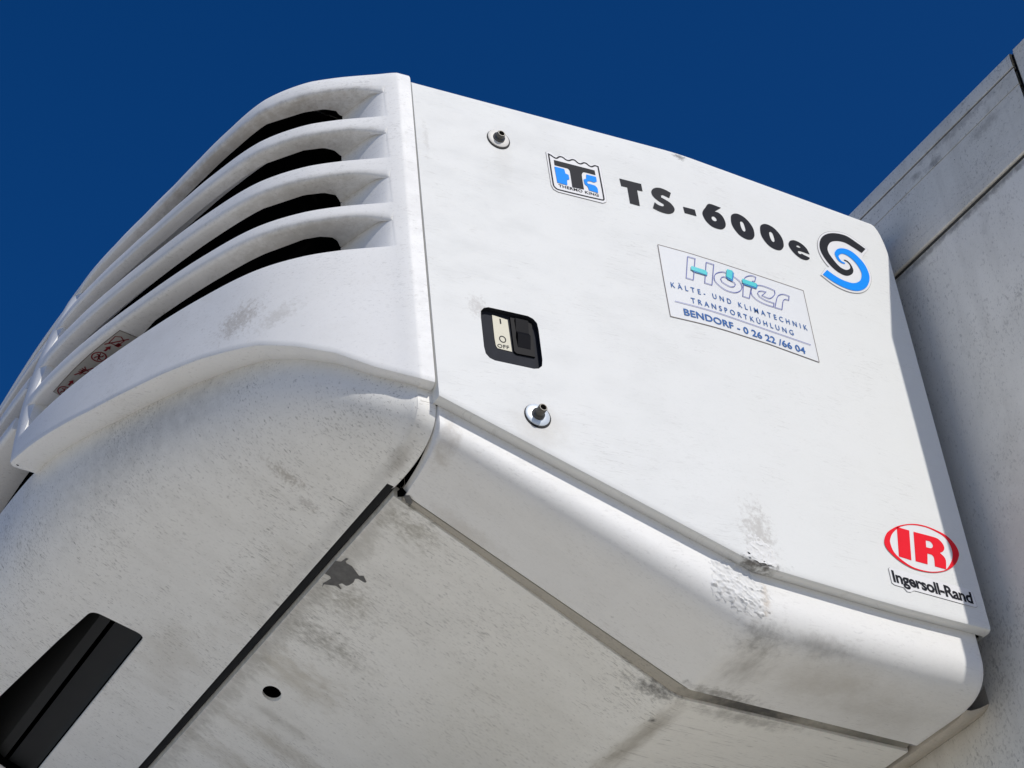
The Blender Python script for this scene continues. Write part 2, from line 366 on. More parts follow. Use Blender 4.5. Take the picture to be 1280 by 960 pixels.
def cover_points():
    P = [Vector(panel_plan(u)) for u in (-.9668, -.976, -.984)]
    P += [p for p in HALF if p.x > -.757]
    return P
UX, UY, UZ = -1.085, 0.0, -.20
D={
'tk_back':[(-0.7327,0.6593),(-0.7277,0.6610),(-0.7232,0.6604),(-0.7179,0.6558),(-0.7128,0.6561),(-0.7071,0.6616),(-0.7013,0.6616),(-0.6966,0.6577),(-0.6912,0.6577),(-0.6848,0.6615),(-0.6793,0.6619),(-0.6744,0.6574),(-0.6693,0.6568),(-0.6638,0.6615),(-0.6588,0.6617),(-0.6538,0.6577),(-0.6486,0.6575),(-0.6430,0.6614),(-0.6334,0.6612),(-0.6319,0.5834),(-0.6338,0.5786),(-0.6404,0.5744),(-0.7206,0.5743),(-0.7283,0.5778),(-0.7315,0.5856)],
'tk_frame':[(-0.7287,0.6555),(-0.7248,0.6542),(-0.7185,0.6506),(-0.7143,0.6508),(-0.7088,0.6560),(-0.7028,0.6564),(-0.6978,0.6528),(-0.6923,0.6525),(-0.6858,0.6567),(-0.6808,0.6569),(-0.6759,0.6526),(-0.6705,0.6521),(-0.6644,0.6565),(-0.6598,0.6564),(-0.6548,0.6526),(-0.6502,0.6522),(-0.6442,0.6564),(-0.6383,0.6560),(-0.6370,0.5847),(-0.6404,0.5807),(-0.7201,0.5791),(-0.7259,0.5825),(-0.7279,0.5883)],
'tk_t':[(-0.7205,0.6448),(-0.6462,0.6449),(-0.6458,0.6344),(-0.6663,0.6344),(-0.6697,0.6320),(-0.6720,0.6255),(-0.6720,0.5940),(-0.6933,0.5925),(-0.6936,0.6287),(-0.6965,0.6331),(-0.7206,0.6331)],
'tk_h':[(-0.7214,0.6295),(-0.7036,0.6295),(-0.7026,0.6198),(-0.6970,0.6182),(-0.6968,0.6087),(-0.7014,0.6059),(-0.7022,0.5939),(-0.7201,0.5943)],
'tk_k':[(-0.6635,0.6301),(-0.6456,0.6302),(-0.6455,0.6199),(-0.6513,0.6161),(-0.6567,0.6168),(-0.6617,0.6157),(-0.6640,0.6123),(-0.6631,0.6095),(-0.6576,0.6099),(-0.6503,0.6094),(-0.6464,0.6044),(-0.6463,0.5940),(-0.6631,0.5950),(-0.6645,0.6028),(-0.6692,0.6073),(-0.6699,0.6171),(-0.6653,0.6204)],
'tk_txt':[(-0.7186,0.5855),(-0.6459,0.5859),(-0.7187,0.5907)],
't':[(-0.6002,0.6420),(-0.5596,0.6423),(-0.5593,0.6259),(-0.5696,0.6256),(-0.5697,0.5897),(-0.5877,0.5902),(-0.5878,0.6260),(-0.5990,0.6255)],
's':[(-0.5039,0.6392),(-0.5090,0.6261),(-0.5166,0.6285),(-0.5212,0.6293),(-0.5250,0.6268),(-0.5245,0.6224),(-0.5179,0.6199),(-0.5092,0.6154),(-0.5038,0.6080),(-0.5029,0.6015),(-0.5069,0.5940),(-0.5153,0.5888),(-0.5248,0.5877),(-0.5349,0.5892),(-0.5450,0.5928),(-0.5396,0.6072),(-0.5337,0.6034),(-0.5263,0.6023),(-0.5222,0.6047),(-0.5225,0.6086),(-0.5304,0.6123),(-0.5388,0.6187),(-0.5423,0.6266),(-0.5407,0.6346),(-0.5345,0.6409),(-0.5254,0.6444),(-0.5142,0.6433)],
'dash':[(-0.4847,0.6143),(-0.4614,0.6155),(-0.4605,0.6014),(-0.4836,0.6007)],
'6':[(-0.4275,0.6420),(-0.4030,0.6425),(-0.4188,0.6279),(-0.4105,0.6281),(-0.4033,0.6223),(-0.4000,0.6106),(-0.4021,0.5996),(-0.4103,0.5911),(-0.4211,0.5883),(-0.4331,0.5900),(-0.4427,0.5986),(-0.4466,0.6107),(-0.4447,0.6189),(-0.4382,0.6287)],
'6h':[(-0.4272,0.6128),(-0.4226,0.6155),(-0.4186,0.6125),(-0.4184,0.6080),(-0.4217,0.6047),(-0.4263,0.6045),(-0.4287,0.6079)],
'0a':[(-0.3830,0.6337),(-0.3746,0.6404),(-0.3656,0.6422),(-0.3552,0.6393),(-0.3458,0.6309),(-0.3403,0.6193),(-0.3404,0.6056),(-0.3442,0.5965),(-0.3510,0.5901),(-0.3608,0.5877),(-0.3727,0.5908),(-0.3817,0.6001),(-0.3864,0.6119),(-0.3859,0.6240)],
'0ah':[(-0.3668,0.6242),(-0.3631,0.6272),(-0.3597,0.6247),(-0.3583,0.6158),(-0.3586,0.6080),(-0.3620,0.6039),(-0.3653,0.6060),(-0.3673,0.6141)],
'0b':[(-0.3216,0.6335),(-0.3130,0.6403),(-0.3038,0.6421),(-0.2932,0.6392),(-0.2839,0.6307),(-0.2784,0.6190),(-0.2786,0.6052),(-0.2826,0.5961),(-0.2895,0.5895),(-0.2996,0.5872),(-0.3116,0.5903),(-0.3207,0.5996),(-0.3253,0.6115),(-0.3247,0.6237)],
'0bh':[(-0.3056,0.6238),(-0.3018,0.6268),(-0.2983,0.6244),(-0.2970,0.6154),(-0.2975,0.6075),(-0.3009,0.6033),(-0.3042,0.6055),(-0.3062,0.6137)],
'e':[(-0.2646,0.6172),(-0.2590,0.6231),(-0.2494,0.6264),(-0.2369,0.6241),(-0.2273,0.6165),(-0.2231,0.6044),(-0.2405,0.6047),(-0.2472,0.6034),(-0.2495,0.6005),(-0.2479,0.5969),(-0.2438,0.5972),(-0.2416,0.5997),(-0.2387,0.5986),(-0.2251,0.5962),(-0.2262,0.5929),(-0.2339,0.5875),(-0.2454,0.5867),(-0.2569,0.5927),(-0.2645,0.6018),(-0.2670,0.6103)],
'eh':[(-0.2491,0.6148),(-0.2451,0.6168),(-0.2414,0.6152),(-0.2408,0.6127),(-0.2462,0.6117),(-0.2497,0.6121)],
'sw_k':[(-0.0850,0.6676),(-0.1032,0.6762),(-0.1238,0.6838),(-0.1467,0.6814),(-0.1664,0.6735),(-0.1828,0.6602),(-0.1929,0.6436),(-0.1963,0.6261),(-0.1923,0.6103),(-0.1827,0.5955),(-0.1699,0.5854),(-0.1555,0.5815),(-0.1439,0.5841),(-0.1328,0.5931),(-0.1287,0.6026),(-0.1302,0.6124),(-0.1352,0.6194),(-0.1413,0.6213),(-0.1456,0.6202),(-0.1448,0.6182),(-0.1390,0.6173),(-0.1346,0.6127),(-0.1344,0.6063),(-0.1387,0.6006),(-0.1475,0.5963),(-0.1599,0.5993),(-0.1719,0.6132),(-0.1781,0.6259),(-0.1766,0.6381),(-0.1669,0.6527),(-0.1515,0.6615),(-0.1329,0.6650),(-0.1160,0.6608),(-0.0971,0.6537)],
'sw_b':[(-0.2048,0.5648),(-0.1857,0.5559),(-0.1651,0.5508),(-0.1433,0.5507),(-0.1240,0.5575),(-0.1072,0.5714),(-0.0962,0.5903),(-0.0931,0.6075),(-0.0977,0.6267),(-0.1098,0.6409),(-0.1235,0.6486),(-0.1391,0.6486),(-0.1540,0.6419),(-0.1630,0.6304),(-0.1635,0.6210),(-0.1590,0.6123),(-0.1509,0.6095),(-0.1450,0.6107),(-0.1450,0.6135),(-0.1519,0.6142),(-0.1559,0.6203),(-0.1553,0.6259),(-0.1473,0.6332),(-0.1360,0.6342),(-0.1241,0.6281),(-0.1155,0.6178),(-0.1111,0.6044),(-0.1128,0.5935),(-0.1190,0.5821),(-0.1288,0.5735),(-0.1411,0.5684),(-0.1609,0.5681),(-0.1774,0.5724),(-0.1920,0.5796)],
'sw_back':[(-0.2087,0.5629),(-0.1868,0.5509),(-0.1663,0.5459),(-0.1444,0.5462),(-0.1227,0.5539),(-0.1045,0.5690),(-0.0916,0.5908),(-0.0885,0.6115),(-0.0933,0.6306),(-0.0984,0.6416),(-0.0935,0.6504),(-0.0787,0.6683),(-0.1008,0.6814),(-0.1226,0.6887),(-0.1456,0.6861),(-0.1666,0.6774),(-0.1849,0.6625),(-0.1965,0.6429),(-0.2000,0.6224),(-0.1961,0.6055),(-0.1887,0.5933),(-0.1842,0.5893),(-0.1922,0.5852)],
'ir_o':[(-0.2125,0.0197),(-0.2042,0.0348),(-0.1910,0.0465),(-0.1706,0.0590),(-0.1423,0.0694),(-0.1168,0.0727),(-0.0928,0.0702),(-0.0736,0.0648),(-0.0604,0.0530),(-0.0558,0.0390),(-0.0597,0.0268),(-0.0705,0.0119),(-0.0893,-0.0029),(-0.1083,-0.0120),(-0.1282,-0.0178),(-0.1511,-0.0203),(-0.1707,-0.0189),(-0.1907,-0.0119),(-0.2057,-0.0010),(-0.2127,0.0086)],
'ir_i':[(-0.2008,0.0190),(-0.1973,0.0291),(-0.1898,0.0400),(-0.1765,0.0522),(-0.1632,0.0600),(-0.1430,0.0670),(-0.1176,0.0700),(-0.0958,0.0670),(-0.0790,0.0605),(-0.0712,0.0483),(-0.0703,0.0335),(-0.0744,0.0212),(-0.0844,0.0066),(-0.0947,-0.0039),(-0.1078,-0.0102),(-0.1277,-0.0160),(-0.1484,-0.0178),(-0.1679,-0.0159),(-0.1857,-0.0079),(-0.1977,0.0028)],
'ir_I':[(-0.1783,0.0542),(-0.1531,0.0540),(-0.1647,-0.0045),(-0.1894,-0.0033)],
'ir_R':[(-0.1446,0.0539),(-0.1055,0.0546),(-0.0936,0.0530),(-0.0865,0.0454),(-0.0859,0.0374),(-0.0908,0.0306),(-0.0983,0.0261),(-0.0916,0.0206),(-0.0896,0.0137),(-0.0940,-0.0037),(-0.1171,-0.0037),(-0.1143,0.0131),(-0.1171,0.0176),(-0.1262,0.0179),(-0.1319,-0.0038),(-0.1561,-0.0038)],
'ir_Rh':[(-0.1225,0.0431),(-0.1138,0.0435),(-0.1099,0.0394),(-0.1106,0.0345),(-0.1155,0.0305),(-0.1252,0.0299)],
'ing_txt':[(-0.2137,-0.0556),(-0.0540,-0.0578),(-0.2133,-0.0349)],
'ing_b':[(-0.2173,-0.0322),(-0.2136,-0.0295),(-0.0556,-0.0312),(-0.0496,-0.0353),(-0.0476,-0.0603),(-0.0519,-0.0630),(-0.1735,-0.0615),(-0.1779,-0.0629),(-0.1829,-0.0666),(-0.1899,-0.0672),(-0.1951,-0.0610),(-0.2127,-0.0606),(-0.2173,-0.0581)],
'hb':[(-0.5486,0.5112),(-0.4623,0.5083),(-0.3566,0.5094),(-0.2585,0.5099),(-0.2597,0.4323),(-0.2606,0.3556),(-0.3632,0.3604),(-0.4584,0.3599),(-0.5491,0.3601),(-0.5494,0.4359)],
'h1':[(-0.4956,0.4999),(-0.4816,0.4996),(-0.4931,0.4504),(-0.5062,0.4511)],
'h2':[(-0.4604,0.4987),(-0.4455,0.4989),(-0.4577,0.4508),(-0.4716,0.4508)],
'hx':[(-0.4928,0.4799),(-0.4643,0.4785),(-0.4646,0.4689),(-0.4674,0.4689),(-0.4922,0.4710),(-0.4946,0.4714)],
'hxs':[(-0.4922,0.4710),(-0.4674,0.4689),(-0.4648,0.4759),(-0.4623,0.4762),(-0.4642,0.4678),(-0.4895,0.4684)],
'oo':[(-0.4495,0.4717),(-0.4449,0.4795),(-0.4361,0.4859),(-0.4251,0.4895),(-0.4086,0.4865),(-0.3975,0.4804),(-0.3941,0.4715),(-0.3973,0.4623),(-0.4055,0.4543),(-0.4158,0.4497),(-0.4309,0.4493),(-0.4429,0.4550),(-0.4499,0.4626)],
'oi':[(-0.4370,0.4712),(-0.4333,0.4760),(-0.4272,0.4786),(-0.4185,0.4749),(-0.4094,0.4731),(-0.4076,0.4697),(-0.4111,0.4644),(-0.4184,0.4608),(-0.4266,0.4619),(-0.4354,0.4652)],
'ou':[(-0.4203,0.4975),(-0.4091,0.4985),(-0.4094,0.4944),(-0.4142,0.4774),(-0.4250,0.4802)],
'ous':[(-0.4091,0.4985),(-0.4062,0.4939),(-0.4119,0.4748),(-0.4219,0.4746),(-0.4250,0.4802),(-0.4142,0.4774)],
'f':[(-0.3885,0.4826),(-0.3968,0.4484),(-0.3836,0.4484),(-0.3745,0.4744),(-0.3693,0.4905),(-0.3636,0.4921),(-0.3595,0.5026),(-0.3661,0.5033),(-0.3744,0.5003),(-0.3823,0.4944),(-0.3860,0.4886)],
'fb':[(-0.3913,0.4877),(-0.3617,0.4875),(-0.3646,0.4779),(-0.3922,0.4782)],
'fbs':[(-0.3922,0.4782),(-0.3646,0.4779),(-0.3617,0.4875),(-0.3595,0.4838),(-0.3635,0.4757),(-0.3881,0.4752)],
'ee':[(-0.3767,0.4655),(-0.3724,0.4751),(-0.3657,0.4820),(-0.3531,0.4871),(-0.3394,0.4879),(-0.3243,0.4862),(-0.3258,0.4775),(-0.3386,0.4642),(-0.3548,0.4648),(-0.3438,0.4762),(-0.3537,0.4747),(-0.3602,0.4714),(-0.3632,0.4663),(-0.3606,0.4601),(-0.3479,0.4565),(-0.3317,0.4562),(-0.3346,0.4471),(-0.3518,0.4471),(-0.3665,0.4500),(-0.3756,0.4569)],
'r':[(-0.3259,0.4622),(-0.3213,0.4730),(-0.3149,0.4803),(-0.3052,0.4848),(-0.2945,0.4844),(-0.2973,0.4743),(-0.3045,0.4742),(-0.3102,0.4687),(-0.3171,0.4477),(-0.3317,0.4471)],
'l1':[(-0.5379,0.4233),(-0.2698,0.4188),(-0.5373,0.4344)],
'l2':[(-0.5050,0.3996),(-0.3033,0.3972),(-0.5047,0.4104)],
'l3':[(-0.5364,0.3943),(-0.2707,0.3880)],
'l4':[(-0.5228,0.3694),(-0.2863,0.3637),(-0.5226,0.3831)],
'sw':[(-0.8834,0.2805),(-0.8794,0.2884),(-0.8708,0.2936),(-0.8303,0.2956),(-0.8104,0.2950),(-0.7992,0.2912),(-0.7910,0.2826),(-0.7898,0.2703),(-0.7888,0.2130),(-0.7917,0.2019),(-0.7974,0.1948),(-0.8042,0.1926),(-0.8667,0.1907),(-0.8759,0.1950),(-0.8822,0.2046),(-0.8838,0.2136)],
'swlab':[(-0.8518,0.3016),(-0.8269,0.2968),(-0.8252,0.2363),(-0.8484,0.2371),(-0.8513,0.2412)],
'swfr':[(-0.8232,0.3007),(-0.8171,0.3033),(-0.7870,0.2721),(-0.7894,0.2348),(-0.7946,0.2325),(-0.8208,0.2345),(-0.8244,0.2394)],
'swro':[(-0.8157,0.3007),(-0.7940,0.3006),(-0.7870,0.2721),(-0.7950,0.2449),(-0.8145,0.2476),(-0.8163,0.2703)],
'swp':[(-0.8687,0.3004),(-0.7805,0.3011),(-0.7756,0.2172),(-0.8526,0.2104)],
'studs':[(-0.8181,0.6609),(-0.8094,0.1050),(-0.8310,0.9871)]}
unit = thing('refrigeration_unit', 'white louvred truck refrigeration unit with stickers on its side, under the blue sky', 'refrigeration unit', (UX, UY, UZ))

# ------------------------------------------------------------------ side panel
def make_side_panel():
    bm = bmesh.new()
    us = [-.9632, -.9622, -.960, -.955, -.93, -.905, -.8895]
    us += [-.8895 + (.1055) * k / 8 for k in range(1, 9)]          # switch cell -.8895 .. -.784
    us += [-.77, -.72, -.66, -.60, -.55, -.52] + [UF - BW + 2 * BW * k / 8 for k in range(9)]
    us += [-.40, -.33, -.26, -.19, -.12, -.085, -.07, -.06, -.052, -.046, -.040, -.036, -.0325, -.031, -.030]
    def top(u):
        if u > -.052: return ZT - .070 * (1 - math.sqrt(max(0, 1 - ((u + .052) / .022) ** 2)))
        return ZT
    vlev = [.14, .1795] + [.1795 + (.125) * k / 8 for k in range(1, 9)] + [.36, .45, .55, .65]
    rows = []
    # turned-in lower edge
    for off, dz in ((-.0205, .0015), (-.010, 0), (-.004, .0003), (-.0012, .0020), (0, .0060), (0, .012)):
        rows.append([panel(u, pbot(u) + dz, off) for u in us])
    for v in vlev:
        rows.append([panel(u, max(v if v < .64 else lerp(.60, top(u), .4), pbot(u) + .014 + .03 * (v - .14)) if v > .3 or u > -.85 else max(v, pbot(u) + .014), 0) for u in us])
    for off, dz in ((0, -.010), (-.0008, -.004), (-.003, -.001), (-.008, 0), (-.03, .001)):
        rows.append([panel(u, top(u) + dz, off) for u in us])
    j0 = us.index(-.8895); j1 = j0 + 8; i0 = 6 + 1; i1 = i0 + 8
    vs = quadgrid(bm, rows, skip=lambda i, j: i0 <= i < i1 and j0 <= j < j1)
    # rounded switch opening inside the skipped cell
    ring = [vs[i0][j] for j in range(j0, j1)] + [vs[i][j1] for i in range(i0, i1)] + [vs[i1][j] for j in range(j1, j0, -1)] + [vs[i][j0] for i in range(i1, i0, -1)]
    inner = []
    for v in ring:
        k = ring.index(v)               # unrolled coordinates of the ring vertex
        if k < 8: uu, vv = us[j0 + k], rows[i0][j0].z
        elif k < 16: uu, vv = us[j1], rows[i0 + k - 8][j1].z
        elif k < 24: uu, vv = us[j1 - (k - 16)], rows[i1][j0].z
        else: uu, vv = us[j0], rows[i1 - (k - 24)][j0].z
        q = rr_point(math.atan2(vv - SWC[1], uu - SWC[0]))
        inner.append(bm.verts.new(panel(q[0], q[1], 0)))
    n = len(ring)
    for k in range(n):
        bm.faces.new((ring[k], ring[(k + 1) % n], inner[(k + 1) % n], inner[k]))
    # rear return flange and front return
    jr = len(us) - 1
    quadgrid(bm, [[r[jr] for r in rows], [Vector((r[jr].x - .003, r[jr].y + .002, r[jr].z)) for r in rows], [Vector((r[jr].x - .03, r[jr].y + .0025, r[jr].z)) for r in rows]])
    quadgrid(bm, [[r[0] for r in rows], [Vector((r[0].x - .025, r[0].y + .001, r[0].z)) for r in rows]])
    o = obj('side_panel', bm, M['panel'], unit, smooth=35, weld=.0002)
    return o
SWC = (-.8362, .2431); SWA, SWB, SWR = .0475, .0508, .017
def rr_point(a):
    """point on the rounded rectangle of the switch opening in direction a"""
    c, s = math.cos(a), math.sin(a)
    lo, hi = 0.0, .2
    for _ in range(40):
        m = (lo + hi) / 2; x, y = abs(c * m), abs(s * m)
        dx, dy = max(x - (SWA - SWR), 0), max(y - (SWB - SWR), 0)
        ins = math.hypot(dx, dy) < SWR
        if ins: lo = m
        else: hi = m
    return SWC[0] + c * lo, SWC[1] + s * lo
side = make_side_panel()

# ------------------------------------------------------------------ flat artwork laid on the panel
def cutfold(bm):
    for k in range(9):
        u = UF - BW + 2 * BW * k / 8
        bmesh.ops.bisect_plane(bm, geom=bm.verts[:] + bm.edges[:] + bm.faces[:], plane_co=(u, 0, 0), plane_no=(1, 0, 0))
class Art:
    """flat lettering and logos in the panel's unrolled (u, v) coordinates, one mesh with several inks"""
    def __init__(s, name, mats): s.name = name; s.mats = mats; s.bms = [bmesh.new() for _ in mats]; s.lift = [.0007 + .0004 * k for k in range(len(mats))]
    def fill(s, k, P, holes=(), sm=True, n=4, corner=48):
        P = smoothpoly(P, n, corner) if sm else P; H = [smoothpoly(h, n, 60) for h in holes]
        poly(s.bms[k], [(a, b, 0) for a, b in P], P, [[(a, b, 0) for a, b in h] for h in H], H)
    def stroke(s, k, P, w, closed=True, sm=False, n=3):
        P = smoothpoly(P, n, 50, closed) if sm else P
        V = [Vector(p) for p in P]; N = len(V); L = []; Rr = []
        for i in range(N):
            a = V[i - 1] if (closed or i) else V[i]; b = V[(i + 1) % N] if (closed or i < N - 1) else V[i]
            d1 = (V[i] - a); d2 = (b - V[i])
            if d1.length < 1e-9: d1 = d2
            if d2.length < 1e-9: d2 = d1
            d1.normalize(); d2.normalize(); d = (d1 + d2)
            if d.length < 1e-6: d = d1
            d.normalize(); nn = Vector((-d.y, d.x)); m = min(1.8, 1 / max(.3, d.dot(d1)))
            L.append(V[i] + nn * w / 2 * m); Rr.append(V[i] - nn * w / 2 * m)
        bm = s.bms[k]; a = [bm.verts.new((p.x, p.y, 0)) for p in L]; b = [bm.verts.new((p.x, p.y, 0)) for p in Rr]
        for i in range(N if closed else N - 1):
            j = (i + 1) % N; bm.faces.new((a[i], a[j], b[j], b[i]))
    def text(s, k, body, base, width, upv, space=1.0, bold=0.0, shear=0.0):
        """base = (left end, right end) of the baseline, upv = cap height"""
        for vs_, ts in text_tris(body, space, bold, shear):
            bm = s.bms[k]; A = Vector(base[0]); B = Vector(base[1]); d = B - A
            up = Vector((0, upv))
            vv = [bm.verts.new((*(A + d * x + up * y), 0)) for x, y in vs_]
            for t in ts:
                try: bm.faces.new([vv[i] for i in t])
                except ValueError: pass
    def done(s, parent, place=None):
        out = bmesh.new()
        for k, bm in enumerate(s.bms):
            if not bm.verts: bm.free(); continue
            if place is None: cutfold(bm)
            mp = {}
            for v in bm.verts: mp[v] = out.verts.new((place or panel)(v.co.x, v.co.y, s.lift[k]))
            for f in bm.faces:
                try:
                    nf = out.faces.new([mp[v] for v in f.verts]); nf.material_index = k
                except ValueError: pass
            bm.free()
        bmesh.ops.recalc_face_normals(out, faces=out.faces[:])
        return obj(s.name, out, [M[m] for m in s.mats], parent)
def text_tris(body, space, bold, shear):
    """outline of a line of text from the built-in font, x scaled to 0..1, y so that a capital H is 1 high"""
    res = []
    def mk(t):
        cu = bpy.data.curves.new('lettering', 'FONT'); cu.body = t; cu.space_character = space; cu.offset = bold; cu.shear = shear; cu.resolution_u = 3
        ob = bpy.data.objects.new('lettering', cu); C.objects.link(ob)
        dg = bpy.context.evaluated_depsgraph_get(); me = bpy.data.meshes.new_from_object(ob.evaluated_get(dg))
        vs = [(v.co.x, v.co.y) for v in me.vertices]; ts = [tuple(p.vertices) for p in me.polygons]
        bpy.data.objects.remove(ob); bpy.data.curves.remove(cu); bpy.data.meshes.remove(me)
        return vs, ts
    h, _ = mk('H'); y0 = min(p[1] for p in h); y1 = max(p[1] for p in h)
    vs, ts = mk(body); x0 = min(p[0] for p in vs); x1 = max(p[0] for p in vs)
    res.append(([((x - x0) / (x1 - x0), (y - y0) / (y1 - y0)) for x, y in vs], ts))
    return res

a = Art('crown_sticker', ['hair', 'sticker', 'ink', 'blue'])
cen = Vector((-.683, .617)); grow = lambda P, k: [tuple(cen + (Vector(p) - cen) * k) for p in P]
a.fill(0, grow(D['tk_back'], 1.012), sm=False); a.fill(1, D['tk_back'], sm=False)
a.stroke(2, D['tk_frame'], .0026, sm=True); a.fill(2, D['tk_t']); a.fill(3, D['tk_h'], corner=30); a.fill(3, D['tk_k'])
b = D['tk_txt']; a.text(2, 'THERMO KING', (b[0], b[1]), 1, .0062, 1.08, .022)
a.done(side)['label'] = 'blue and black crown shaped sticker'
a = Art('model_lettering', ['ink'])
a.fill(0, D['t'], sm=False); a.fill(0, D['s']); a.fill(0, D['dash'], sm=False); a.fill(0, D['6'], [D['6h']], corner=60)
a.fill(0, D['0a'], [D['0ah']], corner=80); a.fill(0, D['0b'], [D['0bh']], corner=80); a.fill(0, D['e'], [D['eh']], corner=62)
a.done(side)['label'] = 'large black model lettering'
a = Art('swirl_sticker', ['hair', 'sticker', 'ink', 'blue'])
cen = Vector((-.143, .617)); a.fill(0, grow(D['sw_back'], 1.016)); a.fill(1, D['sw_back']); a.fill(2, D['sw_k'], corner=62); a.fill(3, D['sw_b'], corner=62)
a.done(side)['label'] = 'blue and black swirl sticker'
a = Art('oval_sticker', ['sticker', 'red'])
a.fill(0, D['ir_o'], corner=80)
ro = smoothpoly(D['ir_o'], 4, 80); ri = smoothpoly(D['ir_i'], 4, 80)
poly(a.bms[1], [(x, y, 0) for x, y in ro + []], ro, [[(x, y, 0) for x, y in ri]], [ri])
a.fill(1, D['ir_I'], sm=False); a.fill(1, D['ir_R'], [D['ir_Rh']])
a.done(side)['label'] = 'red and white oval sticker'
a = Art('maker_name_sticker', ['hair', 'sticker', 'ink'])
cen = Vector((-.1325, -.048)); a.fill(0, grow(D['ing_b'], 1.012), sm=False); a.fill(1, D['ing_b'], sm=False)
b = D['ing_txt']; a.text(2, 'Ingersoll-Rand', (b[0], b[1]), 1, .0215, .95, .030)
a.done(side)['label'] = 'black name lettering on a clear sticker'
a = Art('supplier_sticker', ['clear', 'hairdark', 'navy', 'violet', 'midblue', 'turq'])
a.fill(0, D['hb'], sm=False); a.stroke(1, D['hb'], .0011)
for k in ('h1', 'h2', 'r'): a.stroke(3, D[k], .0014, sm=True, n=3)
for k in ('oo', 'oi', 'f', 'ee'): a.stroke(3, D[k], .0014, sm=True, n=4)
for k in ('hxs', 'ous', 'fbs'): a.fill(4, D[k], sm=False)
for k in ('hx', 'ou', 'fb'): a.fill(5, D[k], sm=False)
b = D['l1']; a.text(2, 'KÄLTE- UND KLIMATECHNIK', (b[0], b[1]), 1, .0108, 1.75, .006)
b = D['l2']; a.text(2, 'TRANSPORTKÜHLUNG', (b[0], b[1]), 1, .0108, 1.65, .006)
b = D['l3']; a.stroke(3, D['l3'], .0012, closed=False)
b = D['l4']; a.text(2, 'BENDORF - 0 26 22 /66 04', (b[0], b[1]), 1, .0138, 1.02, .020)
a.done(side)['label'] = 'pale supplier sticker with blue and turquoise print'

# ------------------------------------------------------------------ fastening studs on the panel
def tube(bm, u, v, prof, n=28, mats=None):
    """lathe round the panel normal; prof = [(radius, offset)]"""
    rows = []
    for r, off in prof:
        ring = []
        for k in range(n + 1):
            a = 2 * math.pi * k / n
            ring.append(panel(u + r * math.cos(a), v + r * math.sin(a), off))
        rows.append(ring)
    quadgrid(bm, rows)
for (u, v), wm, rr, ln in ((D['studs'][0], 'brass', .0185, .0135), (D['studs'][1], 'zinc', .0195, .0205)):
    bm = bmesh.new()
    tube(bm, u, v, [(.0105, .002), (.0100, .006), (.0070, .0075), (.0068, ln), (.0060, ln + .0010), (.0048, ln + .0010), (.0042, ln - .007), (.0001, ln - .007)])
    st = obj('latch_stud', bm, M['steel'], unit, smooth=40)
    bm = bmesh.new(); tube(bm, u, v, [(.009, .0035), (rr - .001, .0030), (rr, .0022), (rr, .0010)])
    obj('washer', bm, M[wm], st, smooth=40)
    bm = bmesh.new(); tube(bm, u + .0005, v - .001, [(rr - .002, .0016), (rr + .0016, .0014), (rr + .0019, .0002)])
    obj('rubber_ring', bm, M['rubber'], st, smooth=40)

# ------------------------------------------------------------------ power switch in its recess
bm = bmesh.new()
ring = [rr_point(2 * math.pi * k / 48) for k in range(48)]
rows = [[panel(p[0], p[1], -.0004) for p in ring + ring[:1]], [panel(p[0], p[1], -.0090) for p in ring + ring[:1]]]
quadgrid(bm, rows)
poly(bm, [panel(p[0], p[1], -.0090) for p in [(SWC[0] + (a_ - SWC[0]) * 1.25, SWC[1] + (b_ - SWC[1]) * 1.25) for a_, b_ in ring]], [(SWC[0] + (a_ - SWC[0]) * 1.25, SWC[1] + (b_ - SWC[1]) * 1.25) for a_, b_ in ring])
sw = obj('power_switch', bm, M['switchplate'], unit, smooth=30)
def slab(name, P, lo, hi, mat, parent, place=panel, sm=False):
    bm = bmesh.new(); P = smoothpoly(P, 3, 80) if sm else P
    t = poly(bm, [place(a_, b_, hi) for a_, b_ in P], P)
    quadgrid(bm, [[place(a_, b_, hi) for a_, b_ in P + P[:1]], [place(a_, b_, lo) for a_, b_ in P + P[:1]]])
    bmesh.ops.remove_doubles(bm, verts=bm.verts, dist=1e-6); bmesh.ops.recalc_face_normals(bm, faces=bm.faces[:])
    return (obj(name, bm, mat, parent))
a = Art('label_plate', ['cream', 'ink']); a.lift = [-.0082, -.0078]
a.fill(0, [(-.8602, .2878), (-.8350, .2845), (-.8336, .2236), (-.8570, .2244), (-.8594, .2284), (-.8603, .2424)], sm=False)
a.stroke(1, [(-.8475, .2832), (-.8473, .2735)], .0022, closed=False)
a.stroke(1, [(-.8471 + .0050 * math.cos(t * .3142), .2439 + .0057 * math.sin(t * .3142)) for t in range(20)], .0016)
a.text(1, 'OFF', ((-.8570, .2264), (-.8378, .2268)), 1, .0068, 1.05, .008)
a.done(sw)
FR = [(-.8312, .2905), (-.7955, .2895), (-.7965, .2215), (-.8270, .2208), (-.8308, .2240)]
slab('switch_bezel', FR, -.0089, -.0062, M['gloss_black'], sw)
bm = bmesh.new()
pr = [(.2880, -.0062), (.2870, -.0030), (.2640, -.0058), (.2590, -.0030), (.2560, -.0010), (.2350, -.0058), (.2335, -.0062)]
quadgrid(bm, [[panel(u_, v_, o_) for u_ in (-.8240, -.8030)] for v_, o_ in pr])
for u_ in (-.8240, -.8030): poly(bm, [panel(u_, v_, o_) for v_, o_ in pr], pr)
bmesh.ops.recalc_face_normals(bm, faces=bm.faces[:])
rk = (obj('rocker', bm, M['gloss_black'], sw))
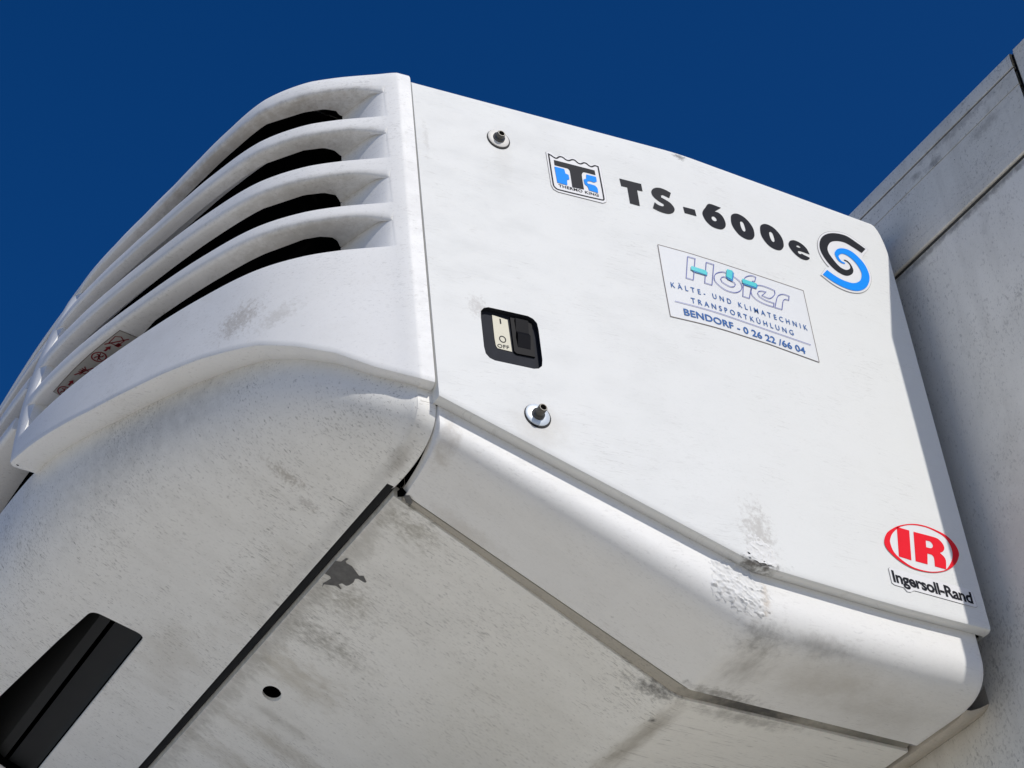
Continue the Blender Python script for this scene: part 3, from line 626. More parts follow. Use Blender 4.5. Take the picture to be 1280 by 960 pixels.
# ------------------------------------------------------------------ louvred front cover
def shape_col(P, N, z, off):
    """point on the cover skin at plan point P, height z, pushed inwards by off"""
    x, y = P.x + N.x * off, P.y + N.y * off
    return Vector((x, y + lean_y(P.x, z), z))
def make_cover(name, mirror=False, warn=True):
    P = cover_points(); N = normals(P)
    # round the free end near the middle of the unit and turn it inwards
    last = P[-1]; d = (P[-1] - P[-2]).normalized(); nn = Vector((d.y, -d.x)); rad = .016
    for k in range(1, 7):
        a = math.pi / 2 * k / 6
        P.append(last + d * rad * math.sin(a) + nn * rad * (1 - math.cos(a))); N.append((nn * math.cos(a) - d * math.sin(a)).normalized())
    for t in (.02, .05): P.append(P[-1] + nn * t); N.append(-d)
    nC = len(P)
    def S(j, z, off):
        v = shape_col(P[j], N[j], z, off)
        k = min(1, max(0, (-.70 - P[j].x) / .06)); v.x -= .13 * (z - .385) * k       # the end leans outwards towards the top
        return v
    jA = min(range(nC), key=lambda j: abs(P[j].y + 1.0085) + (0 if P[j].x > -.2 else 9))
    jL = min(range(nC), key=lambda j: abs(P[j].x + .714))
    def inslot(j): return jA <= j <= jL
    def tipdrop(j): return .0125 * max(0, 1 - max(0, -P[j].x - .0665) / .032) ** 1.6 if j >= jA else 0
    rows = []; tags = []
    def row(f, tag=''): rows.append([f(j) for j in range(nC)]); tags.append(tag)
    lp = [lip(p.x) for p in P]
    dep = [interp(-p.x, [0, .0535, .08, .12, .20, .30, 2], [.021, .022, .024, .030, .042, .050, .050]) for p in P]
    row(lambda j: S(j, lp[j] + .012, dep[j] + .012)); row(lambda j: S(j, lp[j] + .002, dep[j])); row(lambda j: S(j, lp[j], .010)); row(lambda j: S(j, lp[j] + .0005, .005)); row(lambda j: S(j, lp[j] + .0025, .0015)); row(lambda j: S(j, lp[j] + .007, 0)); row(lambda j: S(j, lp[j] + .012, 0))
    for k in range(1, 7): row(lambda j, k=k: S(j, lerp(lp[j] + .012, .380, k / 7), 0))
    for si, (zl, zb) in enumerate(SLOTS):
        row(lambda j: S(j, zl - .0045, 0)); row(lambda j: S(j, zl - .0010, .0003 if inslot(j) else 0)); row(lambda j: S(j, zl, .0014 if inslot(j) else 0), 'lo%d' % si)
        row(lambda j: S(j, zb - tipdrop(j), (.0025 + .006 * min(1, (j - jA) / 7)) if inslot(j) else 0), 'hi%d' % si)
        row(lambda j: S(j, zb + .0012 - tipdrop(j) * .9, .0010 + .003 * min(1, (j - jA) / 7) if inslot(j) else 0)); row(lambda j: S(j, zb + .0045 - tipdrop(j) * .7, .0010 * min(1, (j - jA) / 7) if inslot(j) else 0)); row(lambda j: S(j, zb + .010 - tipdrop(j) * .4, 0))
    for z, off in ((.7450, 0), (.7520, .0008), (.7590, .0040), (.7640, .0100), (.7665, .020), (.7672, .035)): row(lambda j: S(j, z, off))
    lo = {i for i, t in enumerate(tags) if t.startswith('lo')}
    bm = bmesh.new()
    quadgrid(bm, rows, skip=lambda i, j: i in lo and jA <= j < jL)
    # inner outline of every pocket
    for si, (zl, zb) in enumerate(SLOTS):
        rl, rh = rows[tags.index('lo%d' % si)], rows[tags.index('hi%d' % si)]
        Bp = Vector(((-.1679, -1.0414), (-.1618, -1.0405), (-.1542, -1.0388), (-.1533, -1.0336))[si])
        arc = [Vector((rh[jA].x, rh[jA].y)), Bp] + [Vector(q) for q in (
            ((-.1552, -1.0533), (-.1515, -1.0647), (-.1575, -1.0821), (-.1733, -1.1014)), ((-.1563, -1.0461), (-.1487, -1.0555), (-.1517, -1.0747), (-.1696, -1.1003)),
            ((-.1510, -1.0446), (-.1462, -1.0555), (-.1483, -1.0727), (-.1665, -1.0988)), ((-.1523, -1.0399), (-.1465, -1.0485), (-.1516, -1.0675), (-.1717, -1.0933)))[si]]
        depth = (.0375, .0295, .0255, .0250)[si]
        cum = [0]
        for k in range(1, len(arc)): cum.append(cum[-1] + (arc[k] - arc[k - 1]).length)
        jm = min(range(nC), key=lambda j: abs(P[j].x + .205))
        def inner(j, z):
            if j >= jm:
                return S(j, z, depth if si else interp(-P[j].x, [0, .43, .56, 3], [depth, depth, .066, .066]))
            t = (j - jA) / max(1, (jm - jA)); L = t * cum[-1]
            jj = S(jm, z, depth); arc2 = arc + [Vector((jj.x, jj.y))]
            c2 = cum + [cum[-1] + (arc2[-1] - arc2[-2]).length]; L = t * c2[-1]
            for k in range(1, len(arc2)):
                if L <= c2[k] + 1e-9:
                    p = lerp(arc2[k - 1], arc2[k], (L - c2[k - 1]) / (c2[k] - c2[k - 1])); return Vector((p.x, p.y, z))
            return Vector((jj.x, jj.y, z))
        js = list(range(jA, jL + 1)); top = SLOTS[si + 1][0] - .0005 if si < 3 else zb + .010
        quadgrid(bm, [[rh[j] for j in js], [lerp(rh[j], inner(j, zb), .5) for j in js], [inner(j, zb) for j in js], [inner(j, top) for j in js]])
        # floor of the pocket = upper side of the blade below
        dl = [rl[j] + Vector((N[j].x, N[j].y, 0)) * (.044 if P[j].x < -.16 else .01) for j in js]
        quadgrid(bm, [[rl[j] for j in js], dl])
        # end walls: a long ramp at the side panel's end, a short square one at the far end
        A0, A1 = rl[jA], rh[jA]; n_ = 16
        tg = (P[jA + 1] - P[jA - 1]).normalized(); wl, wh = [], []
        for k in range(n_ + 1):
            t = k / n_
            # leaves the skin tangentially, then turns into the pocket
            c0 = bez(Vector((A0.x, A0.y)), Vector((A0.x, A0.y)) + tg * .026, Bp, t); c1 = bez(Vector((A1.x, A1.y)), Vector((A1.x, A1.y)) + tg * .008, Bp, t)
            wh.append(Vector((c1.x, c1.y, lerp(A1.z, zb, min(1, t * 3))))); wl.append(Vector((c0.x, c0.y, zl)))
        quadgrid(bm, [wl, wh])
        q0, q1 = rl[jL], rh[jL]; e0, e1 = S(jL, zl, .07), S(jL, zb, .07)
        e0.x = q0.x - .004; e1.x = q1.x - .004
        quadgrid(bm, [[q0, e0], [q1, e1]])
    # flange return in the seam
    quadgrid(bm, [[r[0] for r in rows], [r[0] + Vector((-.004, .0015, 0)) for r in rows], [r[0] + Vector((-.03, .001, 0)) for r in rows]])
    bmesh.ops.remove_doubles(bm, verts=bm.verts, dist=.00015)
    if mirror:
        for v in bm.verts: v.co.x = -2.17 - v.co.x
    bmesh.ops.recalc_face_normals(bm, faces=bm.faces[:])
    o = obj(name, bm, M['cover'], unit, smooth=38)
    if not warn: return o
    # warning pictograms under the lowest louvre blade
    zc = SLOTS[0][1]
    q0, q1 = Vector((-.679, -1.3115)), Vector((-.4875, -1.2727)); w0, w1 = Vector((-.693, -1.2734)), Vector((-.4950, -1.2288))
    # strip coordinates: a along, b across, both in metres; bent to follow the blade
    L = (q1 - q0).length; Wd = .044
    def place(a, b, off):
        t = a / L; p = lerp(q0, q1, t) + Vector((0, -.0055)) * math.sin(math.pi * t); e = lerp((w0 - q0), (w1 - q1), t).normalized()
        p = p + e * b; return Vector((p.x, p.y, zc - off))
    a = Art('warning_sticker', ['hairdark', 'warnback', 'maroon'])
    a.fill(0, [(L * k / 10, 0) for k in range(11)] + [(L * k / 10, Wd) for k in range(10, -1, -1)], sm=False)
    a.fill(1, [(.001 + (L - .002) * k / 10, .0012) for k in range(11)] + [(.001 + (L - .002) * k / 10, Wd - .001) for k in range(10, -1, -1)], sm=False)
    def circ(x, y, r, n=22): return [(x + r * math.cos(2 * math.pi * k / n), y + r * math.sin(2 * math.pi * k / n)) for k in range(n)]
    def arrow(x): a.fill(2, [(x - .008, .0115), (x, .0115), (x, .0085), (x + .008, .0135), (x, .0185), (x, .0155), (x - .008, .0155)], sm=False)
    for x in (.0145, .122):
        y = .0150; a.stroke(2, circ(x, y, .0115), .0024)
        for k in range(4):
            t = k * math.pi / 2 + .5; a.stroke(2, [(x, y), (x + .0045 * math.cos(t) - .002 * math.sin(t), y + .0045 * math.sin(t) + .002 * math.cos(t)), (x + .0085 * math.cos(t), y + .0085 * math.sin(t))], .0022, closed=False)
        a.stroke(2, [(x - .009, y + .003), (x + .009, y - .003)], .0016, closed=False)
    arrow(.040); arrow(.147)
    x = .076
    for k, (dx, dy) in enumerate(((-.010, -.0005), (-.005, -.006), (.0005, -.007), (.006, -.006), (.012, -.0045))):
        a.stroke(2, [(x - .002 + k * .0022, .0165), (x + dx, .0150 + dy)], .0020, closed=False)
    a.stroke(2, circ(x + .002, .018, .0055, 10), .0018); a.stroke(2, [(x - .016, .008), (x + .018, .024)], .0024, closed=False)
    x = .171
    a.stroke(2, [(x - .010, .006), (x + .008, .004), (x + .012, .012), (x + .006, .022), (x - .010, .021)], .0018)
    a.fill(2, [(x - .012, .017), (x - .002, .018), (x - .004, .026), (x - .012, .025)], sm=False); a.stroke(2, [(x - .018, .003), (x + .014, .025)], .0026, closed=False)
    a.done(o, place)['label'] = 'grey strip of dark red warning pictograms'
    return o
cover = make_cover('front_cover')
make_cover('front_cover', mirror=True, warn=False)

# middle section of the front, same louvres, between the two covers
def make_centre():
    Q = [p for p in FULL if -1.378 < p.x < -.792]; Nn = normals(Q); n = len(Q); rec = .006
    def S(j, z, off): return shape_col(Q[j], Nn[j], z, off + rec)
    bm = bmesh.new()
    edges = [(.450, .474), (.5395, .569), (.6345, .660), (.7265, .7455)]
    for k, (z0, z1) in enumerate(edges):
        prof = [(z0, .075), (z0, .0085), (z0 + .0012, .004), (z0 + .0045, .001), (z0 + .010, 0)]
        prof += [(z1 - .004, 0), (z1 - .001, .0003), (z1, .0014), (z1, .05)] if k < 3 else [(.752, .0008), (.7590, .004), (.7640, .010), (.7672, .035)]
        quadgrid(bm, [[S(j, z, o_) for j in range(n)] for z, o_ in prof])
    for j in (0, n - 1):
        for z0, z1 in edges:
            quadgrid(bm, [[S(j, z0, 0), S(j, z0, .07)], [S(j, z1, 0), S(j, z1, .07)]])
    bmesh.ops.recalc_face_normals(bm, faces=bm.faces[:])
    return obj('centre_grille', bm, M['cover'], unit, smooth=38)
make_centre()

# dark radiator behind the louvres and closed inside of the casing
bm = bmesh.new()
inn = [p + n_ * .105 for p, n_ in zip(FULL, normals(FULL)) if -2.02 < p.x < -.15]
quadgrid(bm, [[Vector((p.x, p.y + lean_y(p.x, z) + .0, z)) for p in inn] for z in (.30, .371, .5, .62, .742)])
quadgrid(bm, [[Vector((inn[0].x, inn[0].y, z)), Vector((inn[0].x + .005, -.96, z))] for z in (.13, .742)])
quadgrid(bm, [[Vector((inn[-1].x, inn[-1].y, z)), Vector((inn[-1].x - .005, -.96, z))] for z in (.13, .742)])
quadgrid(bm, [[Vector((x, -.935, z)) for x in (-.085, -1.085, -2.085)] for z in (.08, .7415)])
lid = [p + n_ * .0252 for p, n_ in zip(FULL, normals(FULL)) if -2.02 < p.x < -.15]
quadgrid(bm, [[Vector((p.x, p.y + lean_y(p.x, .7265), .7362)) for p in lid], [Vector((p.x, -.93, .7362)) for p in lid]])
quadgrid(bm, [[Vector((-.085, -.93, .7405)), Vector((-.085, -.985, .7405))], [Vector((lid[0].x, -.93, .7405)), Vector((lid[0].x, lid[0].y, .7405))]])
obj('radiator_core', bm, M['black'], unit)

# roof skin
bm = bmesh.new()
near_pts = [panel_plan(u, -.02) for u in (-.031, -.2, UF + BW, UF, UF - BW, -.7, -.9605)]
fr = [(p.x + n_.x * .03, p.y + n_.y * .03 + lean_y(p.x, ZT)) for p, n_ in zip(FULL, normals(FULL))]
far = [(-2.17 - x, y) for x, y in reversed(near_pts)]
out = near_pts + fr[::3] + far
poly(bm, [(x, y, ZT + (.0015 if y > -.97 else .0218)) for x, y in out], out)
obj('roof_panel', bm, M['cover'], unit)
# far side panel, plain
bm = bmesh.new()
us_ = [-.9605, -.7, UF - BW, UF, UF + BW, -.2, -.03]
quadgrid(bm, [[Vector((-2.17 - panel_plan(u)[0], panel_plan(u)[1], z if z > 0 else pbot(u))) for u in us_] for z in (-1, .745)])
obj('side_panel', bm, M['panel'], unit, smooth=30)

# ------------------------------------------------------------------ lower body: skirt at the side, chin at the front
OFFS = .020
TS = [0, .04, .10, .17, .25, .33, .42, .5, .58, .67, .75, .83, .9, .96, 1]
def profile(q, nrm, ztop, r, rc=None):
    """lower body section: straight down from ztop, then rounding into the sloping underside"""
    zp = lambda h: zplane(q.y + nrm.y * h)
    p0 = Vector((0, ztop)); p1 = Vector((0, zp(0))); p2 = Vector((r, zp(r)))
    drop = ztop - zp(0)
    out = [Vector((.02, ztop + .004)), Vector((.004, ztop + .003)), Vector((0, ztop))]
    k = drop * .30 if rc is None else max(drop * .40, drop - rc)             # straight part
    rc = min(r * .96, rc or r)
    ps = Vector((0, ztop - k)); pe = Vector((rc, zp(rc)))
    out.append(Vector((0, ztop - k * .5)))
    for t in TS: out.append(bez(ps, p1, pe, t))
    out.append(p2)
    return [Vector((q.x + nrm.x * b.x, q.y + nrm.y * b.x, b.y)) for b in out]
def make_skirt(mirror):
    us = [-.9560, -.953, -.945, -.93, -.90, -.85, -.80, -.74, -.68, -.62, -.57, -.53] + [UF - BW + 2 * BW * k / 10 for k in range(11)] + [-.41, -.36, -.30, -.24, -.18, -.12, -.08, -.060, -.052, -.046]
    cols = []
    for u in us:
        x, y = panel_plan(u, -OFFS); x1, y1 = panel_plan(u, -OFFS - .01); nrm = Vector((x1 - x, y1 - y)).normalized()
        q = Vector((x, y)); r = (q.x + .1965) / -nrm.x
        # soften the fold of the underside
        c = profile(q, nrm, pbot(u) + .0012, r, .078)
        cols.append(c)
    rows = [[c[i] for c in cols] for i in range(len(cols[0]))]
    # turned-up inner edge and closed ends
    rows.append([c[-1] + Vector((-.0003, 0, .0022)) for c in cols]); rows.append([c[-1] + Vector((.012, 0, .006)) for c in cols])
    for r_ in rows:
        r_.insert(0, r_[0] + Vector((-.0035, -.0018, .001))); r_.insert(0, r_[0] + Vector((-.02, 0, .012)))
        r_.append(r_[-1] + Vector((-.002, .003, .001))); r_.append(r_[-1] + Vector((-.02, .002, .010)))
    bm = bmesh.new(); quadgrid(bm, rows)
    if mirror:
        for v in bm.verts: v.co.x = -2.17 - v.co.x
    bmesh.ops.recalc_face_normals(bm, faces=bm.faces[:])
    return obj('side_skirt', bm, M['skirt'], unit, smooth=42)
make_skirt(False); make_skirt(True)

def corner_target(xn, p):
    """plan point where the rounding of the chin has run out into the flat underside"""
    y = p.y if p.x >= -1.085 else p.y
    if xn > -.0527: t = .16 * min(1, max(0, (-.9595 - y) / .026))
    else:
        i = min(range(len(HALF)), key=lambda k: (HALF[k] - Vector((xn, y))).length); t = .16 + .84 * ARC[i] / ARC_E
    if t <= 1:
        a, b, c = Vector((-.1965, -.9595)), Vector((-.206, -1.020)), Vector((-.385, -1.092))
        return bez(a, b, c, t)
    e = Vector((-.385, -1.092)); k = (ARC[i] - ARC_E)
    # runs parallel to the front, then level across the middle
    X_ = [-.385, -.50, -.62, -.75, -.90, -1.085]; Y_ = [-1.092, -1.140, -1.175, -1.2005, -1.2130, -1.2160]
    x = interp(xn, [-1.085, -.90, -.765, -.64, -.52, HALF[IE].x], [-1.085, -.905, -.775, -.66, -.55, -.385])
    return Vector((x, interp(-x, [-v for v in X_], Y_)))
ARC = [0.0]
for k in range(1, len(HALF)): ARC.append(ARC[-1] + (HALF[k] - HALF[k - 1]).length)
IE = min(range(len(HALF)), key=lambda k: abs(HALF[k].x + .30)); ARC_E = ARC[IE]
def make_chin():
    pts = [(Vector(panel_plan(u)), None) for u in (-.9595, -.961, -.968, -.976, -.984)]
    P = [p for p, _ in pts] + [p for p in FULL if p.x < -.053 and p.x > -2.117] + [Vector((-2.17 - p.x, p.y)) for p, _ in reversed(pts)]
    N = normals(P); cols = []; flat = []
    for p, nrm in zip(P, N):
        xn = near(p.x)
        o_ = interp(-xn, [0, .0535, .08, .12, .20, .30, 3], [.0205, .021, .022, .028, .040, .048, .048])
        zt = lip(xn) + (.0035 if xn > -.06 else .006)
        q = p + nrm * o_; q.y += lean_y(p.x, zt) * .9
        tgt = corner_target(xn, p)
        if p.x < -1.085: tgt = Vector((-2.17 - tgt.x, tgt.y))
        dv = tgt - q; cols.append(profile(q, dv.normalized(), zt, dv.length)); flat.append(cols[-1][-1])
    bm = bmesh.new()
    rows = [[c[i] for c in cols] for i in range(len(cols[0]))]
    for r_ in rows:                                        # turned-in ends at the seams with the skirts
        r_.insert(0, r_[0] + Vector((-.004, .0022, .001))); r_.insert(0, r_[0] + Vector((-.022, .001, .010)))
        r_.append(r_[-1] + Vector((.004, .0022, .001))); r_.append(r_[-1] + Vector((.022, .001, .010)))
    quadgrid(bm, rows)
    # flat part of the underside up to the seam, with the long drain slot
    ys = -.9690; inn_ = [p for p in flat if p.y < ys - .0008]
    out = [(p.x, p.y) for p in inn_]
    seam = [(-1.9755, ys), (-1.6, ys), (-1.085, ys), (-.6, ys), (-.1945, ys)]
    ring = out + seam
    sl = smoothrect([(-.8085, -1.0893), (-1.3615, -1.0893), (-1.3545, -1.2090), (-1.175, -1.2082), (-.95, -1.1880), (-.8290, -1.1745)], .016)
    z3 = lambda P_: [(x, y, zplane(y)) for x, y in P_]
    poly(bm, z3(ring), ring, [z3(sl)], [sl])
    quadgrid(bm, [z3(seam), [(x, y + .0003, zplane(y) + .004) for x, y in seam], [(x, y, zplane(y) + .03) for x, y in seam]])
    quadgrid(bm, [z3(sl + sl[:1]), [(x, y, zplane(y) + .003) for x, y in sl + sl[:1]]])
    bmesh.ops.remove_doubles(bm, verts=bm.verts, dist=.0001)
    bmesh.ops.recalc_face_normals(bm, faces=bm.faces[:])
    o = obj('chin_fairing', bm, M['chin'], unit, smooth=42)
    # dark inside of the slot
    bm = bmesh.new(); up = Vector((0, .36, .933))
    base = [Vector(p) for p in z3(sl + sl[:1])]
    quadgrid(bm, [[p + Vector((0, 0, .0031)) for p in base], [p + up * .10 for p in base]])
    top = [(x, y) for x, y in sl]; poly(bm, [Vector((x, y, zplane(y))) + up * .0995 for x, y in top], top)
    sb = obj('slot_liner', bm, M['black'], o)
    bm = bmesh.new()
    def sheet(y0, h0, y1, h1, y2=None, h2=None):
        pr = [(y0, h0), (y1, h1)] + ([(y2, h2)] if y2 is not None else [])
        quadgrid(bm, [[Vector((x, y, zplane(y) + h)) for x in (-.815, -1.355)] for y, h in pr])
    sheet(-1.0885, .010, -1.098, .020, -1.128, .020); sheet(-1.128, .040, -1.136, .018, -1.150, .024); sheet(-1.150, .024, -1.178, .075)
    obj('slot_baffle', bm, M['darkplastic'], o, smooth=50)
    return o
def smoothrect(P, r, n=6):
    out = []; V = [Vector(p) for p in P]; N = len(V)
    for i in range(N):
        a = (V[i - 1] - V[i]); b = (V[(i + 1) % N] - V[i]); ang = a.angle(b)
        if ang > 2.9: out.append(tuple(V[i])); continue
        rr = min(r, a.length * .45, b.length * .45); p, q = V[i] + a.normalized() * rr, V[i] + b.normalized() * rr
        for k in range(n + 1):
            t = k / n; out.append(tuple(p * (1 - t) ** 2 + V[i] * 2 * t * (1 - t) + q * t * t))
    return out
make_chin()

# ------------------------------------------------------------------ underside
X0U, X1U = -.2160, -1.9540
bm = bmesh.new()
hole = [(-.7507 + .0190 * math.cos(k * math.pi / 12), -.8925 + .0145 * math.sin(k * math.pi / 12)) for k in range(24)]
xr = lambda y: interp(y, [-.952, -.85, -.50, -.46, -.03], [-.2125, -.2150, -.2260, -.2240, -.2180])
yy = [-.952, -.85, -.70, -.56, -.497]
ring = [(xr(y), y) for y in yy] + [(X1U, y) for y in reversed(yy)]
z3 = lambda P_, d=0: [(x, y, zplane(y) + d) for x, y in P_]
poly(bm, z3(ring), ring, [z3(hole)], [hole])
fold = [(-.497, zplane(-.497)), (-.488, zplane(-.488) + .0008), (-.480, -.1898), (-.472, -.1903), (-.463, zplane(-.463)), (-.30, zplane(-.30)), (-.17, zplane(-.17)), (-.045, zplane(-.045))]
xs = [None, -.30, -.45, -.6, -.9, -1.3, X1U]
quadgrid(bm, [[Vector((xr(y) if x is None else x, y, z)) for x in xs] for y, z in fold])
quadgrid(bm, [z3([(xr(-.952), -.952), (X1U, -.952)]), z3([(xr(-.952), -.9515), (X1U, -.9515)], .004), z3([(xr(-.952), -.9515), (X1U, -.9515)], .03)])
edge = [(xr(y), y, zplane(y)) for y in yy] + [(xr(y), y, z) for y, z in fold[1:]]
quadgrid(bm, [edge, [(x + .0006, y, z + .003) for x, y, z in edge], [(x + .001, y, z + .02) for x, y, z in edge]])
quadgrid(bm, [z3(hole + hole[:1]), z3(hole + hole[:1], .006)])
bmesh.ops.remove_doubles(bm, verts=bm.verts, dist=.0001); bmesh.ops.recalc_face_normals(bm, faces=bm.faces[:])
under = obj('underside_panel', bm, M['under'], unit, smooth=35)
bm = bmesh.new(); quadgrid(bm, [z3(hole + hole[:1], .0062), z3(hole + hole[:1], .05)]); poly(bm, z3(hole, .05), hole)
obj('drain_hole', bm, M['black'], under)
# primer showing through flaked paint
chip = [(-.3982,-.9530),(-.3929,-.9462),(-.3798,-.9444),(-.3779,-.9412),(-.3863,-.9420),(-.3888,-.9392),(-.3874,-.9308),(-.3923,-.9226),(-.3962,-.9148),(-.3906,-.9102),(-.3979,-.9016),(-.4017,-.9022),(-.4031,-.9131),(-.4069,-.9161),(-.4153,-.9144),(-.4267,-.9162),(-.4315,-.9188),(-.4318,-.9253),(-.4382,-.9280),(-.4429,-.9207),(-.4451,-.9213),(-.4443,-.9292),(-.4497,-.9348),(-.4568,-.9430),(-.4651,-.9423),(-.4562,-.9450),(-.4441,-.9426),(-.4364,-.9413),(-.4339,-.9442),(-.4356,-.9520)]
bm = bmesh.new(); poly(bm, z3(chip, -.0006), chip); obj('flaked_patch', bm, M['bare'], under)
# rubber in the cross seam
bm = bmesh.new()
quadgrid(bm, [[Vector((x, y, zplane(y) + h)) for x in (-.200, -1.97)] for y, h in ((-.9688, .010), (-.9665, .0065), (-.9560, .0065), (-.9525, .010))])
seal = obj('seam_seal', bm, M['rubber'], unit, smooth=40)
# edge strip between skirt and underside panel
for mir in (False, True):
    bm = bmesh.new(); prs = []
    for y, z in [(y, zplane(y)) for y in (-.938, -.85, -.70, -.56, -.497)] + fold[1:-1] + [(-.052, zplane(-.052))]:
        xa = -.2010; xb = xr(y) + .0012
        prs.append([Vector((xa + .0008, y, z + .018)), Vector((xa, y, z + .0052)), Vector((xa - .0012, y, z + .0036)), Vector((xb + .002, y, z + .0030)), Vector((xb, y, z + .0045)), Vector((xb - .002, y, z + .012))])
    quadgrid(bm, prs)
    quadgrid(bm, [prs[0], [p + Vector((0, -.001, .02)) for p in prs[0]]])
    if mir:
        for v in bm.verts: v.co.x = -2.17 - v.co.x
    obj('edge_strip', bm, M['trim'], unit, smooth=40)
# torn corner of the sheet beside the seam
tabs = [(-.1995, -.9430), (-.2075, -.9350), (-.2065, -.9280), (-.1985, -.9290), (-.1925, -.9370)]
slab('torn_tab', tabs, 0, .0012, M['bare'], unit, place=lambda x, y, h: Vector((x, y, zplane(y) - .001 - h)))
nt_ = [(-.187, -.9515), (-.1995, -.9530), (-.2085, -.9480), (-.2000, -.9420), (-.1905, -.9430)]
slab('notch', nt_, 0, .0008, M['black'], unit, place=lambda x, y, h: Vector((x, y, zplane(y) - .0008 - h)))
# closed dark space above the underside so that no gap shows daylight
bm = bmesh.new()
pr = [(-.925, .72), (-.925, zplane(-.925) + .035), (-.48, -.155), (-.05, -.165), (-.05, .72)]
quadgrid(bm, [[Vector((x, y, z)) for y, z in pr] for x in (-.235, -1.935)])
for x in (-.235, -1.935): poly(bm, [Vector((x, y, z)) for y, z in pr], pr)
obj('casing', bm, M['black'], unit)
# mounting frame against the box
bm = bmesh.new()
zt_ = lambda x: interp(-x, [.086, .092, .105, .13, 3], [.012, .006, .002, 0, 0])      # tapers off towards the corner
quadgrid(bm, [[Vector((x, y, z + zt_(x))) for x in (-.086, -.088, -.0915, -.098, -.11, -.15, -.3, -1.0, -2.09)] for y, z in ((-.040, -.150), (-.040, -.1930), (-.0375, -.2035), (-.033, -.2060), (-.024, -.2050), (-.004, -.1965), (.0185, -.1840), (.0185, -.15))])
bmesh.ops.recalc_face_normals(bm, faces=bm.faces[:])
fr_ = obj('mounting_frame', bm, M['frame'], unit, smooth=40)
bm = bmesh.new(); box(bm, (-2.110, -.006, -.060), (-.060, .0185, .700)); obj('gap_shade_strip', bm, M['black'], unit)  # black strip added to darken the gap between unit and wall
# rough old body filler smeared over the broken corner of the casing
from mathutils import noise as mn
def filler(name, f, A, B, cen, rad, n=90, h=.0042, mat=None):
    """thin ragged sheet of filler; f(a, b, height) gives the surface the filler lies on"""
    bm = bmesh.new(); g = {}
    for i in range(n + 1):
        for j in range(n + 1):
            a = lerp(A[0], A[1], i / n); b = lerp(B[0], B[1], j / n)
            p0 = f(a, b, 0)
            d = math.hypot((a - cen[0]) / rad[0], (b - cen[1]) / rad[1])
            rag = mn.fractal(p0 * 48, 1.0, 2.0, 4) * .55 + mn.fractal(p0 * 160, 1.0, 2.0, 3) * .30
            m = 1.0 - d + rag
            rid = 1 - abs(mn.fractal(p0 * 60 + Vector((3, 1, 2)), .9, 2.1, 4)) * 2.2
            hh = min(1, max(-.35, m * 2.2)) * h * (.22 + .95 * max(0, rid) ** 2 + .35 * mn.noise(p0 * 220))
            g[i, j] = (m, bm.verts.new(f(a, b, hh if m > 0 else -.0008)))
    for i in range(n):
        for j in range(n):
            q = [g[i, j], g[i + 1, j], g[i + 1, j + 1], g[i, j + 1]]
            if max(x[0] for x in q) > 0: bm.faces.new([x[1] for x in q])
    bmesh.ops.delete(bm, geom=[v for v in bm.verts if not v.link_faces], context='VERTS')
    # keep the largest patch only, so that it stays one piece
    seen = set(); best = []
    for v in bm.verts:
        if v in seen: continue
        st, comp = [v], []
        seen.add(v)
        while st:
            w = st.pop(); comp.append(w)
            for e_ in w.link_edges:
                o_ = e_.other_vert(w)
                if o_ not in seen: seen.add(o_); st.append(o_)
        if len(comp) > len(best): best = comp
    keep = set(best); bmesh.ops.delete(bm, geom=[v for v in bm.verts if v not in keep], context='VERTS')
    return obj(name, bm, mat or M['filler'], unit, smooth=50)
def on_skirt(u, t, h):
    x, y = panel_plan(u, -OFFS); x1, y1 = panel_plan(u, -OFFS - .01); nrm = Vector((x1 - x, y1 - y)).normalized()
    pr = profile(Vector((x, y)), nrm, pbot(u) + .0012, (x + .1965) / -nrm.x, .078)[2:]
    cum = [0]
    for k in range(1, len(pr)): cum.append(cum[-1] + (pr[k] - pr[k - 1]).length)
    L = t
    for k in range(1, len(pr)):
        if L <= cum[k]:
            w = (L - cum[k - 1]) / max(1e-9, cum[k] - cum[k - 1]); p = lerp(pr[k - 1], pr[k], w); d = (pr[k] - pr[k - 1]).normalized(); break
    else: p = pr[-1]; d = (pr[-1] - pr[-2]).normalized()
    side_ = Vector((nrm.y, -nrm.x, 0)); nn = d.cross(side_)
    if nn.x < 0 and nn.z > 0 or nn.x < -.2: nn = -nn
    if nn.x * 1.0 - nn.z < 0: nn = -nn
    return p + nn * h
filler('filler_patch', on_skirt, (-.575, -.425), (.002, .125), (-.497, .040), (.050, .050), h=.0024)
filler('filler_patch', lambda u, v, h: panel(u, pbot(u) + .006 + v, h), (-.53, -.40), (0, .095), (-.468, .012), (.024, .032), h=.0016)
hol = [(-.4895, -.0735), (-.4850, -.0745), (-.4825, -.0775), (-.4850, -.0790), (-.4880, -.0765)]
for k, (P_, f_) in enumerate((([(-.4900, -.0690), (-.4862, -.0700), (-.4845, -.0725), (-.4880, -.0722)], 0), ([(-.4640, -.0790), (-.4575, -.0800), (-.4590, -.0850), (-.4690, -.0870), (-.4720, -.0845)], 1))):
    a = Art('crack', ['black' if k == 0 else 'bare']); a.lift = [.0006]; a.fill(0, P_, sm=False); a.done(side)

